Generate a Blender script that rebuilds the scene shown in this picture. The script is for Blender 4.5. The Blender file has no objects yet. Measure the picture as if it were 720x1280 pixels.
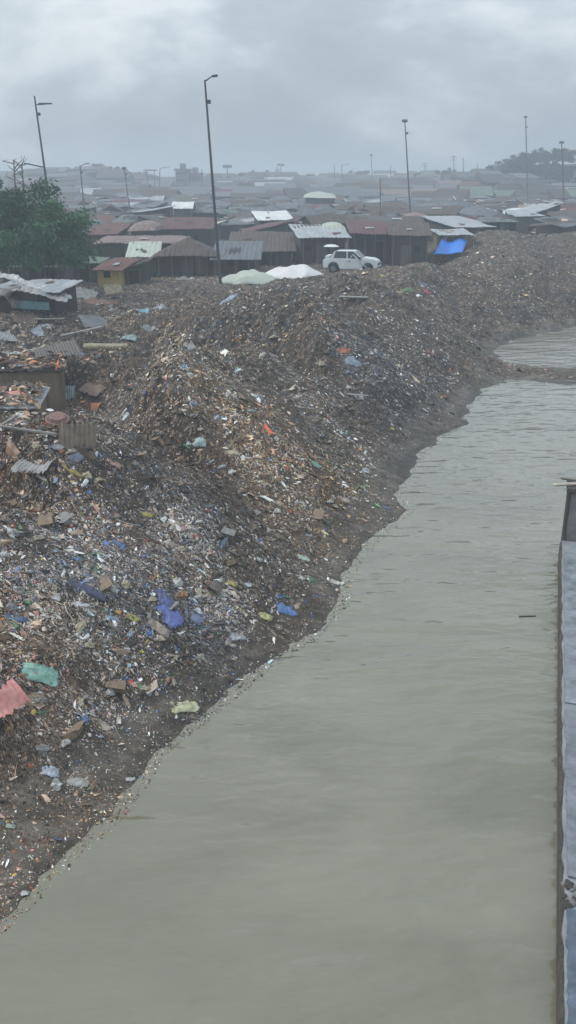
import bpy, bmesh, math, random
import numpy as np
from mathutils import Vector, Matrix
random.seed(7); RNG = np.random.default_rng(11)
SC = bpy.context.scene; COL = SC.collection
# ------------------------------------------------------------------ camera model (photo 720x1280)
F = 1080.0; CAMH = 10.0; P = math.atan(418.0/F)
CP, SP = math.cos(P), math.sin(P)
def ray(px, py):
    a = (px-360)/F; b = -(py-640)/F
    return np.array([a, CP+b*SP, -SP+b*CP])
def at(px, py, z=0.0):
    d = ray(px, py); t = (z-CAMH)/d[2]
    return np.array([d[0]*t, d[1]*t, z])
def at_y(px, py, Y):
    d = ray(px, py); t = Y/d[1]
    return np.array([d[0]*t, Y, CAMH+d[2]*t])
def mpp(Y, z=3.0):                                    # metres per photo pixel at ground distance Y
    return (Y*CP+(CAMH-z)*SP)/F
# ------------------------------------------------------------------ numpy noise
def _h(ix, iy, s):
    n = (ix.astype(np.int64)*374761393 + iy.astype(np.int64)*668265263 + s*974634777) & 0xffffffff
    n = ((n ^ (n >> 13))*1274126177) & 0xffffffff
    n = (n ^ (n >> 16)) & 0xffffffff
    return n/4294967295.0
def vnoise(x, y, s=0):
    x = np.asarray(x, float); y = np.asarray(y, float)
    ix, iy = np.floor(x), np.floor(y); fx, fy = x-ix, y-iy
    fx = fx*fx*(3-2*fx); fy = fy*fy*(3-2*fy)
    a = _h(ix, iy, s); b = _h(ix+1, iy, s); c = _h(ix, iy+1, s); d = _h(ix+1, iy+1, s)
    return (a*(1-fx)+b*fx)*(1-fy)+(c*(1-fx)+d*fx)*fy*1.0
def fbm(x, y, o=4, s=0):
    t = 0; a = .5; n = 0
    for k in range(o):
        t = t+a*(vnoise(x*2**k+k*7.3, y*2**k-k*3.1, s+k)*2-1); n += a; a *= .5
    return t/n
# ------------------------------------------------------------------ shoreline
ZT = 0.45
E0 = at(700, 1290, ZT)[:2]; E1 = at(700, 676, ZT)[:2]
WD = (E1-E0)/np.linalg.norm(E1-E0); WN = np.array([WD[1], -WD[0]])     # along the wall, and to its right
WL = np.linalg.norm(E1-E0)
A_ = lambda L: [tuple(at(p, q)[:2]) for p, q in L]
shoreA = A_([(-150,1330),(-60,1225),(0,1160),(60,1107),(95,1065),(150,1022),(175,985),(205,938),(262,893),(330,838),(392,797),(432,755),(436,722),(466,680),(514,638),(500,618),
             (518,582),(545,551),(582,530),(588,510),(604,488),(640,476),(720,481),(900,486)])
e_in = E1+WN*.6+WD*1.2; e_st = E0-WD*14+WN*.6
polyA = [(-30,-25)]+shoreA+[tuple(e_in+WN*16+WD*14), tuple(e_in+WN*2.2+WD*.2), tuple(e_in), tuple(e_st), tuple(e_st-WD*25)]
polyB = A_([(618,441),(634,451),(660,456),(720,459),(900,463),(1100,450),(1100,400),(900,394),(720,407),(688,415),(642,426)])
def seg_sd(poly, X, Y):
    P_ = np.array(poly); n = len(P_); d2 = np.full(X.shape, 1e12); ins = np.zeros(X.shape, bool)
    for i in range(n):
        ax, ay = P_[i]; bx, by = P_[(i+1) % n]
        ex, ey = bx-ax, by-ay; L = ex*ex+ey*ey+1e-12
        t = np.clip(((X-ax)*ex+(Y-ay)*ey)/L, 0, 1)
        d2 = np.minimum(d2, (X-ax-t*ex)**2+(Y-ay-t*ey)**2)
        c = ((ay > Y) != (by > Y)) & (X < (bx-ax)*(Y-ay)/(by-ay+1e-15)+ax)
        ins ^= c
    return np.sqrt(d2)*np.where(ins, -1, 1)
def shore_d(X, Y):
    return np.minimum(seg_sd(polyA, X, Y), seg_sd(polyB, X, Y))
# ------------------------------------------------------------------ terrain height
CTRL = [(-60,1150,.3),(0,1060,.35),(60,1010,.4),(120,960,.45),(200,895,.5),(300,812,.5),(400,750,.4),(0,930,1.0),(100,860,1.3),(200,838,1.0),(270,800,1.0),
 (0,800,2.1),(100,780,2.2),(200,770,2.0),(300,750,1.6),(380,720,.9),(250,690,2.5),(100,690,3.0),(0,690,2.9),(340,675,1.5),(410,675,.6),(455,645,.45),(500,600,.4),(545,530,.55),
 (200,610,3.0),(100,600,3.3),(20,612,3.3),(-60,620,3.3),(320,615,2.1),(420,620,.9),(475,625,.5),(490,600,.5),(30,575,1.9),(-40,560,1.7),(60,530,1.7),(100,540,2.2),(0,500,1.6),(80,500,2.0),
 (150,530,2.9),(210,505,3.5),(280,525,3.0),(140,470,2.9),(60,455,2.1),(0,440,2.2),(100,430,2.5),(400,490,3.2),(340,485,3.4),(450,540,1.8),(515,545,.9),(480,570,1.1),(560,505,.9),(340,565,2.3),(400,570,1.5),
 (300,450,3.2),(220,440,3.0),(400,440,3.2),(480,430,3.3),(540,430,2.6),(580,450,1.3),(600,425,.9),(520,475,1.8),(560,470,1.0),(200,400,3.0),(120,400,2.7),(50,392,3.1),(-40,396,3.1),(300,385,3.2),(350,365,3.4),
 (430,380,3.7),(500,370,3.4),(570,372,3.1),(640,385,2.0),(690,390,.9),(620,348,3.6),(680,350,2.8),(720,350,2.5),(440,344,3.4),(350,348,3.2),(275,346,3.1),(200,352,3.0),(100,358,2.8),(30,355,2.7),(550,325,3.6),(500,345,3.4),
 (600,312,4.1),(650,303,4.5),(710,293,5.0),(720,320,4.6),(800,340,3.0),(850,300,5.0),(900,380,.8),(660,467,.3),(720,469,.3),(800,474,.3),(1000,478,.5),(-200,700,3.0),(-200,900,1.5),(-300,500,2.0),(-300,400,2.5),
 (-300,600,3.5),(470,322,3.2),(380,325,3.0),(280,325,3.0),(150,330,2.9),(-100,330,2.8),(540,303,3.6),(620,285,3.8),(700,275,4.0),(850,280,4.2)]
pts = [tuple(at(a, b, c)) for a, b, c in CTRL]
for r, z in ((105,3.1),(150,3.3),(220,3.8),(330,4.8),(500,6.0),(800,6.5),(1900,6.5)):
    for a in (-50,-30,-15,0,15,30,50):
        pts.append((r*math.sin(math.radians(a)), r*math.cos(math.radians(a)), z))
for s_ in (-8,0,6,12,WL-4,WL):
    for o_, z in ((1.4,.38),(6,.5),(14,.8)):
        q = E0+WD*s_+WN*o_; pts.append((q[0], q[1], z))
pts = np.array(pts); rp = np.hypot(pts[:,0], pts[:,1]); keep = (pts[:,1] > 1) & (rp > 3); pts = pts[keep]
CU = np.arctan2(pts[:,0], pts[:,1])*1.6; CV = np.log(np.hypot(pts[:,0], pts[:,1])); CZ = pts[:,2]
def _k(r2): return np.where(r2 > 1e-12, .5*r2*np.log(r2+1e-12), 0)
n_ = len(CZ); K = _k((CU[:,None]-CU)**2+(CV[:,None]-CV)**2)+np.eye(n_)*2e-4
M_ = np.zeros((n_+3, n_+3)); M_[:n_,:n_] = K; M_[:n_,n_] = 1; M_[:n_,n_+1] = CU; M_[:n_,n_+2] = CV; M_[n_:,:n_] = M_[:n_,n_:].T
RW = np.linalg.solve(M_, np.concatenate([CZ, np.zeros(3)]))
def hill(px, r, amp, sx, sy):
    a = math.atan((px-360)/(F*CP+418*SP)); return (r*math.sin(a), r*math.cos(a), amp, sx, sy)
HILLS = [hill(100,330,5.2,24,30), hill(690,270,7.0,26,26), hill(620,330,4.0,40,30), hill(330,360,2.5,30,30), hill(440,420,3.0,50,30), hill(540,380,2.0,30,30), hill(840,300,7,40,30), hill(-60,380,4,60,30)]
RIBS = [([(20,605),(220,615),(330,655),(420,695)],.45),([(120,505),(240,505),(330,540),(470,620)],.55),([(290,475),(400,490),(450,530),(505,575)],.55),([(300,425),(420,435),(500,465),(575,505)],.6),
 ([(360,392),(480,402),(560,440),(600,470)],.6),([(470,360),(560,372),(620,425)],.7),([(580,318),(640,345),(700,390)],.8),([(0,720),(140,735),(280,790)],.25),
 ([(40,640),(200,655),(340,705)],-.25),([(70,560),(200,572),(310,600),(430,660)],-.5),([(230,465),(310,505),(400,545),(480,600)],-.5),([(180,430),(300,452),(430,485),(540,540)],-.55),
 ([(300,405),(420,415),(520,450),(585,495)],-.5),([(400,375),(520,388),(600,450)],-.6),([(520,340),(600,365),(660,415)],-.7)]
RIBW = [([at(p_, q_, 2.3)[:2] for p_, q_ in L_], am) for L_, am in RIBS]
def ribs(x, y, r):
    out = np.zeros_like(x); wx = x+fbm(x*.35, y*.35, 2, 61)*1.0; wy = y+fbm(x*.35, y*.35, 2, 67)*1.0
    for L_, am in RIBW:
        d2 = np.full(x.shape, 1e9)
        for (ax, ay), (bx, by) in zip(L_, L_[1:]):
            ex, ey = bx-ax, by-ay; t = np.clip(((wx-ax)*ex+(wy-ay)*ey)/(ex*ex+ey*ey), 0, 1); d2 = np.minimum(d2, (wx-ax-t*ex)**2+(wy-ay-t*ey)**2)
        w_ = np.interp(math.hypot(*L_[1]), [18, 60], [.95, 2.6]); out = out+am*np.exp(-d2/(2*w_*w_))*2.5
    return out
CREST_TINTS = [(1.25,1.13,1.03),(1.42,1.30,1.16),(1.3,1.2,1.08),(.90,.92,.96),(1.08,1.02,.97),(1.22,1.12,1.02),(1.15,1.08,1.0),(1.0,.93,.88)]  # heap colours, mostly paler on the crests: painted-in shading to set the mounds apart
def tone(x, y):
    """straw-coloured, brown or grey waste tint per heap; mostly paler crests paint in relief"""
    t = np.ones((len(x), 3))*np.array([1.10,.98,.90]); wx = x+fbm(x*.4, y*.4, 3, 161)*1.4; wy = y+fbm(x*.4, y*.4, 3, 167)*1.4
    for (L_, am), c in zip(RIBW, CREST_TINTS):
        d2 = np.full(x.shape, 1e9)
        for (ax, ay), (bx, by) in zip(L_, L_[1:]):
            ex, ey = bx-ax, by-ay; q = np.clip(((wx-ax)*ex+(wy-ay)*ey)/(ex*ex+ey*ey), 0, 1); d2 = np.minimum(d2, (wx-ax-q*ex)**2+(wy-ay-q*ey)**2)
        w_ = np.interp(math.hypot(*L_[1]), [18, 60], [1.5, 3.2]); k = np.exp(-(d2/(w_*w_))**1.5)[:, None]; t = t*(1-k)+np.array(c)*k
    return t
def HOLLOW(x, y):
    h0 = at(8, 548, 1.2); dx, dy = x-h0[0], y-h0[1]; q = np.sqrt((dx/5.0)**2+(dy/6.5)**2); return 1-np.clip((q-.75)/.45, 0, 1)**2*(3-2*np.clip((q-.75)/.45, 0, 1))
def beach(r): return np.interp(r, [9, 12.5, 13.4, 14.5, 15.2, 17, 25, 60], [2.6, 2.2, 1.9, 1.3, .9, .85, 1.3, .9])
def height(X, Y, fine=True):
    X = np.asarray(X, float); Y = np.asarray(Y, float); sh = X.shape; X = X.ravel(); Y = Y.ravel()
    out = np.empty(X.shape)
    for i in range(0, len(X), 100000):
        x = X[i:i+100000]; y = Y[i:i+100000]
        r = np.hypot(x, y); u = np.arctan2(x, y)*1.6; v = np.log(np.maximum(r, 3))
        z = RW[n_]+RW[n_+1]*u+RW[n_+2]*v
        for j in range(n_): z = z+RW[j]*_k((u-CU[j])**2+(v-CV[j])**2)
        z = np.maximum(z, .12)
        for hx, hy, am, sx, sy in HILLS: z = z+am*np.exp(-((x-hx)/sx)**2-((y-hy)/sy)**2)
        sd = shore_d(x, y)+fbm(x*.9, y*.9, 3, 5)*.35*np.clip(r/30, .45, 2)+fbm(x*3.1, y*3.1, 2, 8)*.10
        bw = beach(r); bank = np.clip((sd-bw*.8)/3.6, 0, 1)
        bank = bank*bank*(3-2*bank)
        pile = bank*np.clip((150-r)/50, 0, 1)
        rgt = np.clip(((x-E0[0])*WN[0]+(y-E0[1])*WN[1])/1.0, 0, 1)*(r < 45)      # the right bank stays flat
        pile = pile*(1-rgt)
        hol = HOLLOW(x, y); z = z*(1-hol)+np.minimum(z, 1.15)*hol; apr = np.exp(-((x+1.5)/9)**2-((y-65.5)/6)**2); pile = pile*(1-.85*hol)*(1-.75*apr)*np.interp(r, [38, 62], [1, .45])
        spit = (x > at(652, 467)[0]-.0) & (y > 38) & (y < at(660, 448)[1]+1.5) & (x > -900); pile = pile*np.where(spit, .12, 1); z = np.where(spit, np.minimum(z, .28), z)
        if fine:
            wx = fbm(x*.22, y*.22, 2, 31)*2.2; wy = fbm(x*.22, y*.22, 2, 47)*2.2
            z = z+pile*(ribs(x, y, r)+.6*fbm((x+wx)*.22, (y+wy)*.22, 3, 3)+.34*(1-np.abs(fbm((x+wx)*.7, (y+wy)*.7, 3, 13))*2)-.2)
            z = z+(.04+.22*pile)*fbm(x*2.6, y*2.6, 3, 23)
            z = z+pile*.10*np.clip(30/r, .3, 1)*fbm(x*8, y*8, 2, 29)
        z = np.where(rgt > 0, z, np.minimum(z, z*.12+.88*(.22+.50*np.maximum(sd-.2, 0)+.12*np.maximum(sd-5, 0))))
        if fine: z = z+pile*.30*ribs(x, y, r)*np.clip((14-sd)/6, 0, 1)
        z = np.maximum(z, .06)
        land = z*(1-np.exp(-np.maximum(sd, 0)/1.1))-.02
        out[i:i+100000] = np.where(sd > 0, land, np.maximum(-1.6, .5*sd-.02))
    return out.reshape(sh)
def gz(x, y): return float(height(np.array([x]), np.array([y]))[0])
def hit(px, py):
    """Where the ray through a photo pixel meets the terrain (a point of the place, found by marching)."""
    d = ray(px, py); t = np.concatenate([np.arange(6, 60, .15), np.arange(60, 420, .6)])/np.linalg.norm(d)
    X = d[0]*t; Y = d[1]*t; Z = CAMH+d[2]*t; h = height(X, Y)
    h = np.maximum(h, 0)
    b = np.nonzero(Z < h)[0]; i = int(b[0]) if len(b) else -1
    return np.array([X[i], Y[i], h[i]])
# ------------------------------------------------------------------ materials
def new_mat(name):
    m = bpy.data.materials.new(name); m.use_nodes = True; return m, m.node_tree.nodes, m.node_tree.links, m.node_tree.nodes['Principled BSDF']
MC = {}
def mat(name, c, c2=None, rough=.8, scale=2.0, bump=.0, bscale=20, metal=0, spec=.3, stretch=(1,1,1), contrast=.25, c3=None):
    if name in MC: return MC[name]
    m, N, L, B = new_mat(name)
    B.inputs['Roughness'].default_value = rough; B.inputs['Metallic'].default_value = metal; B.inputs['Specular IOR Level'].default_value = spec
    c2 = c2 or tuple(v*.6 for v in c)
    tc = N.new('ShaderNodeTexCoord'); mp = N.new('ShaderNodeMapping'); mp.inputs['Scale'].default_value = stretch; L.new(tc.outputs['Object'], mp.inputs['Vector'])
    nz = N.new('ShaderNodeTexNoise'); nz.inputs['Scale'].default_value = scale; nz.inputs['Detail'].default_value = 6; nz.inputs['Roughness'].default_value = .65; L.new(mp.outputs[0], nz.inputs['Vector'])
    rp_ = N.new('ShaderNodeValToRGB'); e = rp_.color_ramp.elements
    e[0].position = .5-contrast; e[0].color = (*c2, 1); e[1].position = .5+contrast*.6; e[1].color = (*c, 1)
    if c3: k = e.new(.5+contrast*1.3); k.color = (*c3, 1)
    L.new(nz.outputs['Fac'], rp_.inputs['Fac']); L.new(rp_.outputs['Color'], B.inputs['Base Color'])
    if bump:
        n2 = N.new('ShaderNodeTexNoise'); n2.inputs['Scale'].default_value = bscale; n2.inputs['Detail'].default_value = 4; L.new(tc.outputs['Object'], n2.inputs['Vector'])
        bp = N.new('ShaderNodeBump'); bp.inputs['Strength'].default_value = bump; bp.inputs['Distance'].default_value = .05; L.new(n2.outputs['Fac'], bp.inputs['Height']); L.new(bp.outputs[0], B.inputs['Normal'])
    MC[name] = m; return m
def ground_material():
    m, N, L, B = new_mat('trodden rubbish and mud'); B.inputs['Roughness'].default_value = .75; B.inputs['Specular IOR Level'].default_value = .35
    tc = N.new('ShaderNodeTexCoord')
    def noise(s, d=5, r=.6, st=None):
        n = N.new('ShaderNodeTexNoise'); n.inputs['Scale'].default_value = s; n.inputs['Detail'].default_value = d; n.inputs['Roughness'].default_value = r
        if st:
            mp = N.new('ShaderNodeMapping'); mp.inputs['Scale'].default_value = st; mp.inputs['Rotation'].default_value = (0,0,.5); L.new(tc.outputs['Object'], mp.inputs[0]); L.new(mp.outputs[0], n.inputs['Vector'])
        else: L.new(tc.outputs['Object'], n.inputs['Vector'])
        return n
    def ramp(src, stops):
        r = N.new('ShaderNodeValToRGB'); e = r.color_ramp.elements
        e[0].position, e[0].color = stops[0][0], (*stops[0][1], 1); e[1].position, e[1].color = stops[-1][0], (*stops[-1][1], 1)
        for p_, c_ in stops[1:-1]: k = e.new(p_); k.color = (*c_, 1)
        L.new(src, r.inputs['Fac']); return r
    def mix(f, a, b, t='MIX'):
        x = N.new('ShaderNodeMix'); x.data_type = 'RGBA'; x.blend_type = t
        if isinstance(f, float): x.inputs[0].default_value = f
        else: L.new(f, x.inputs[0])
        L.new(a, x.inputs[6]); L.new(b, x.inputs[7]); return x.outputs[2]
    big = ramp(noise(.22, 5).outputs['Fac'], [(.35,(.042,.037,.035)),(.5,(.088,.070,.055)),(.68,(.15,.115,.085))])
    mid = ramp(noise(2.2, 8, .75).outputs['Fac'], [(.32,(.018,.016,.016)),(.48,(.085,.068,.054)),(.58,(.17,.14,.11)),(.70,(.40,.36,.31))])
    c = mix(.6, big.outputs[0], mid.outputs[0])
    vo = N.new('ShaderNodeTexVoronoi'); vo.inputs['Scale'].default_value = 9; vo.inputs['Randomness'].default_value = 1; L.new(tc.outputs['Object'], vo.inputs['Vector'])
    sp = N.new('ShaderNodeSeparateColor'); L.new(vo.outputs['Color'], sp.inputs[0])
    scr = ramp(sp.outputs[0], [(.0,(.02,.02,.02)),(.45,(.06,.05,.042)),(.75,(.10,.085,.07)),(.86,(.25,.23,.2)),(.95,(.45,.43,.4)),(.975,(.06,.13,.3))])
    scr.color_ramp.interpolation = 'CONSTANT'
    att = N.new('ShaderNodeAttribute'); att.attribute_name = 'pile'
    mfac = N.new('ShaderNodeMath'); mfac.operation = 'MULTIPLY'; mfac.inputs[1].default_value = .6; L.new(att.outputs['Fac'], mfac.inputs[0])
    c = mix(mfac.outputs[0], c, scr.outputs[0])
    mud = ramp(noise(1.4, 7, .7, (1,2.5,1)).outputs['Fac'], [(.32,(.055,.046,.038)),(.5,(.12,.10,.08)),(.66,(.21,.18,.15))])
    a2 = N.new('ShaderNodeAttribute'); a2.attribute_name = 'mud'
    c = mix(a2.outputs['Fac'], c, mud.outputs[0])
    far = ramp(noise(.05, 4).outputs['Fac'], [(.4,(.05,.047,.043)),(.52,(.042,.06,.034)),(.65,(.07,.06,.05))])
    a3 = N.new('ShaderNodeAttribute'); a3.attribute_name = 'far'
    c = mix(a3.outputs['Fac'], c, far.outputs[0])
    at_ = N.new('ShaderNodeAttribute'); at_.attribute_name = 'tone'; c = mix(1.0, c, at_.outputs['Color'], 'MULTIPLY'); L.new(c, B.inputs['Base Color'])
    bp = N.new('ShaderNodeBump'); bp.inputs['Strength'].default_value = .8; bp.inputs['Distance'].default_value = .12; L.new(noise(7, 6, .75).outputs['Fac'], bp.inputs['Height']); L.new(bp.outputs[0], B.inputs['Normal'])
    wet = N.new('ShaderNodeMath'); wet.operation = 'MULTIPLY_ADD'; wet.inputs[1].default_value = -.38; wet.inputs[2].default_value = .78; L.new(a2.outputs['Fac'], wet.inputs[0]); L.new(wet.outputs[0], B.inputs['Roughness'])
    return m
# ------------------------------------------------------------------ mesh helpers
def np_mesh(name, V, faces_flat, nper, cols=None, mats=None, smooth=False):
    """V Nx3, faces_flat flat index array with nper corners per face."""
    me = bpy.data.meshes.new(name); nf = len(faces_flat)//nper
    me.vertices.add(len(V)); me.vertices.foreach_set('co', np.asarray(V, np.float32).ravel())
    me.loops.add(nf*nper); me.loops.foreach_set('vertex_index', np.asarray(faces_flat, np.int32).ravel())
    me.polygons.add(nf); me.polygons.foreach_set('loop_start', np.arange(0, nf*nper, nper, dtype=np.int32))
    me.polygons.foreach_set('use_smooth', np.full(nf, smooth))
    me.update(calc_edges=True)
    if cols is not None:
        a = me.color_attributes.new('Col', 'FLOAT_COLOR', 'POINT'); c = np.ones((len(V), 4), np.float32); c[:, :3] = cols; a.data.foreach_set('color', c.ravel())
    for m in (mats or []): me.materials.append(m)
    return me
def link(name, me, parent=None, loc=None):
    o = bpy.data.objects.new(name, me); COL.objects.link(o)
    if parent is not None: o.parent = parent
    if loc is not None: o.location = loc
    return o
def empty(name, loc, rz=0.0, rot=None):
    o = bpy.data.objects.new(name, None); COL.objects.link(o); o.location = loc; o.rotation_euler = rot or (0, 0, rz); o.empty_display_size = .3; return o
def tag(o, label=None, cat=None, group=None, kind=None):
    if label: o['label'] = label
    if cat: o['category'] = cat
    if group: o['group'] = group
    if kind: o['kind'] = kind
    return o
class MB:
    """collects boxes, bars and faces, then links them as one mesh object"""
    def __init__(s): s.v = []; s.f = []
    def face(s, pts_):
        i = len(s.v); s.v += [tuple(p) for p in pts_]; s.f.append(tuple(range(i, i+len(pts_)))); return s
    def box(s, x0, x1, y0, y1, z0, z1, M=None):
        i = len(s.v); q = [(x0,y0,z0),(x1,y0,z0),(x1,y1,z0),(x0,y1,z0),(x0,y0,z1),(x1,y0,z1),(x1,y1,z1),(x0,y1,z1)]
        if M: q = [tuple(M @ Vector(p)) for p in q]
        s.v += q; s.f += [tuple(i+k for k in t) for t in ((0,3,2,1),(4,5,6,7),(0,1,5,4),(1,2,6,5),(2,3,7,6),(3,0,4,7))]; return s
    def bar(s, a, b, r0, r1=None, n=7):
        r1 = r0 if r1 is None else r1; a = Vector(a); b = Vector(b); d = (b-a).normalized(); u = d.orthogonal().normalized(); w = d.cross(u)
        i = len(s.v)
        for c, r in ((a, r0), (b, r1)):
            for k in range(n): t = 2*math.pi*k/n; s.v.append(tuple(c+(u*math.cos(t)+w*math.sin(t))*r))
        for k in range(n): k2 = (k+1) % n; s.f.append((i+k, i+k2, i+n+k2, i+n+k))
        s.f.append(tuple(i+k for k in reversed(range(n)))); s.f.append(tuple(i+n+k for k in range(n))); return s
    def prism(s, poly, y0, y1, M=None):            # polygon in x,z extruded along y
        i = len(s.v); n = len(poly); q = [(x, y0, z) for x, z in poly]+[(x, y1, z) for x, z in poly]
        if M: q = [tuple(M @ Vector(p)) for p in q]
        s.v += q; s.f.append(tuple(i+k for k in range(n))); s.f.append(tuple(i+n+k for k in reversed(range(n))))
        for k in range(n): k2 = (k+1) % n; s.f.append((i+k2, i+k, i+n+k, i+n+k2))
        return s
    def mesh(s, name, m, bevel=0, smooth=False):
        me = bpy.data.meshes.new(name); me.from_pydata(s.v, [], s.f); me.materials.append(m)
        bm = bmesh.new(); bm.from_mesh(me); bmesh.ops.recalc_face_normals(bm, faces=bm.faces)
        if bevel: bmesh.ops.bevel(bm, geom=list(bm.edges), offset=bevel, segments=2, affect='EDGES', clamp_overlap=True)
        if smooth:
            for f in bm.faces: f.smooth = True
        bm.to_mesh(me); bm.free(); return me
    def build(s, name, m, parent=None, bevel=0, smooth=False, loc=None): return link(name, s.mesh(name, m, bevel, smooth), parent, loc)
def copy_tree(o, parent=None):
    c = o.copy(); COL.objects.link(c); c.parent = parent
    for ch in KIDS.get(o.name, []): copy_tree(ch, c)
    return c
KIDS = {}
def index_kids():
    KIDS.clear()
    for o in bpy.data.objects:
        if o.parent: KIDS.setdefault(o.parent.name, []).append(o)
# ------------------------------------------------------------------ world, sun, camera
w = bpy.data.worlds.new('World'); SC.world = w; w.use_nodes = True; N = w.node_tree.nodes; L = w.node_tree.links; bg = N['Background']
SUN_EL, SUN_AZ = math.radians(44), math.radians(-78)
sky = N.new('ShaderNodeTexSky'); sky.sky_type = 'NISHITA'; sky.sun_disc = False; sky.sun_elevation = SUN_EL; sky.sun_rotation = SUN_AZ; sky.dust_density = 6; sky.air_density = 1.5
sk = N.new('ShaderNodeVectorMath'); sk.operation = 'SCALE'; sk.inputs['Scale'].default_value = 1.0; L.new(sky.outputs[0], sk.inputs[0])
tc = N.new('ShaderNodeTexCoord'); mp = N.new('ShaderNodeMapping'); mp.inputs['Scale'].default_value = (1, 1, 1.9); mp.inputs['Location'].default_value = (.62, .1, .45); L.new(tc.outputs['Generated'], mp.inputs[0])
nz = N.new('ShaderNodeTexNoise'); nz.inputs['Scale'].default_value = 4.2; nz.inputs['Detail'].default_value = 7; nz.inputs['Roughness'].default_value = .56; nz.inputs['Distortion'].default_value = .25; L.new(mp.outputs[0], nz.inputs['Vector'])
cr = N.new('ShaderNodeValToRGB'); e = cr.color_ramp.elements; e[0].position = .40; e[0].color = (2.85,3.4,3.85,1); e[1].position = .66; e[1].color = (5.35,5.75,6.05,1); k = e.new(.52); k.color = (3.4,3.95,4.4,1)
L.new(nz.outputs['Fac'], cr.inputs['Fac'])
sx = N.new('ShaderNodeSeparateXYZ'); L.new(tc.outputs['Generated'], sx.inputs[0])
el = N.new('ShaderNodeMapRange'); el.inputs['From Min'].default_value = .0; el.inputs['From Max'].default_value = 1; el.inputs['To Min'].default_value = 1.0; el.inputs['To Max'].default_value = 2.2; L.new(sx.outputs['Z'], el.inputs['Value'])
cl = N.new('ShaderNodeVectorMath'); cl.operation = 'SCALE'; L.new(cr.outputs['Color'], cl.inputs[0]); L.new(el.outputs[0], cl.inputs['Scale'])
mx = N.new('ShaderNodeMix'); mx.data_type = 'RGBA'; mx.inputs[0].default_value = .93; L.new(sk.outputs[0], mx.inputs[6]); L.new(cl.outputs[0], mx.inputs[7])
L.new(mx.outputs[2], bg.inputs['Color']); bg.inputs['Strength'].default_value = .1
sl = bpy.data.lights.new('sun', 'SUN'); sl.energy = 1.5; sl.angle = math.radians(11); sl.color = (1, .97, .92)
so = bpy.data.objects.new('sun', sl); COL.objects.link(so)
so.rotation_euler = Vector((math.sin(-SUN_AZ)*-math.cos(SUN_EL), -math.cos(SUN_AZ)*-1*math.cos(SUN_EL), math.sin(SUN_EL))).to_track_quat('Z', 'Y').to_euler()
cd = bpy.data.cameras.new('camera'); cam = bpy.data.objects.new('camera', cd); COL.objects.link(cam); SC.camera = cam
cam.location = (0, 0, CAMH); cam.rotation_euler = (math.pi/2-P, 0, 0); cd.sensor_fit = 'VERTICAL'; cd.sensor_height = 36; cd.lens = 36*F/1280; cd.clip_end = 6000; cd.clip_start = .1
SC.view_settings.view_transform = 'Standard'; SC.view_settings.look = 'None'; SC.view_settings.gamma = 1; SC.view_settings.exposure = .43
SC.cycles.use_denoising = True; SC.cycles.max_bounces = 6; SC.cycles.volume_bounces = 1; SC.cycles.volume_max_steps = 32
# haze
hz = MB().box(-2300, 2300, -120, 2300, -3, 24).build('haze', None) if False else None
m, N, L, B = new_mat('humid air'); N.remove(B); pv = N.new('ShaderNodeVolumePrincipled'); pv.inputs['Density'].default_value = .0024; pv.inputs['Color'].default_value = (.76,.85,.94,1); pv.inputs['Anisotropy'].default_value = .2
L.new(pv.outputs[0], N['Material Output'].inputs['Volume'])
tag(MB().box(-2300, 2300, -120, 2300, -3, 24).build('haze', m), 'thin grey haze hanging over the settlement', kind='stuff')
# ------------------------------------------------------------------ terrain mesh
az = np.concatenate([np.linspace(-52, -27, 40)[:-1], np.linspace(-27, 27, 620), np.linspace(27, 52, 40)[1:]])
rr = np.exp(np.concatenate([np.linspace(math.log(3), math.log(9), 60)[:-1], np.linspace(math.log(9), math.log(95), 720)[:-1], np.linspace(math.log(95), math.log(2200), 170)]))
A, R_ = np.meshgrid(np.radians(az), rr); GX = R_*np.sin(A); GY = R_*np.cos(A); GZ = height(GX, GY)
nr, na = GX.shape; idx = np.arange(nr*na).reshape(nr, na)
fq = np.stack([idx[:-1,:-1], idx[:-1,1:], idx[1:,1:], idx[1:,:-1]], -1).reshape(-1)
me = np_mesh('ground', np.stack([GX.ravel(), GY.ravel(), GZ.ravel()], 1), fq, 4, mats=[ground_material()], smooth=False)
gsd = shore_d(GX.ravel(), GY.ravel()); gr = R_.ravel(); gzf = GZ.ravel()
rside = ((GX.ravel()-E0[0])*WN[0]+(GY.ravel()-E0[1])*WN[1] > 0) & (gr < 45)
mud = np.clip((beach(gr)+.5-gsd+fbm(GX.ravel()*.8, GY.ravel()*.8, 3, 77)*1.3)/1.0, 0, 1); mud = np.where(rside, 1, mud)
for nm, val in (('mud', mud), ('pile', np.clip((110-gr)/40, 0, 1)), ('far', np.clip((gr-85)/50, 0, 1))):
    a = me.attributes.new(nm, 'FLOAT', 'POINT'); a.data.foreach_set('value', val.astype(np.float32))
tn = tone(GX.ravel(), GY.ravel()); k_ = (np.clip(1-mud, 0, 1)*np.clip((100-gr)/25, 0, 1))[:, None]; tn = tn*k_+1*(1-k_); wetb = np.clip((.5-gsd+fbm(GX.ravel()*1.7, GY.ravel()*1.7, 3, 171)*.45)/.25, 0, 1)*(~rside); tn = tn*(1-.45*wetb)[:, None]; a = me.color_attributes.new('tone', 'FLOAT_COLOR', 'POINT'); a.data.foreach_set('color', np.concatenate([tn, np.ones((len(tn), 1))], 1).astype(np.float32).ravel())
tag(link('ground', me), kind='structure')
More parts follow.
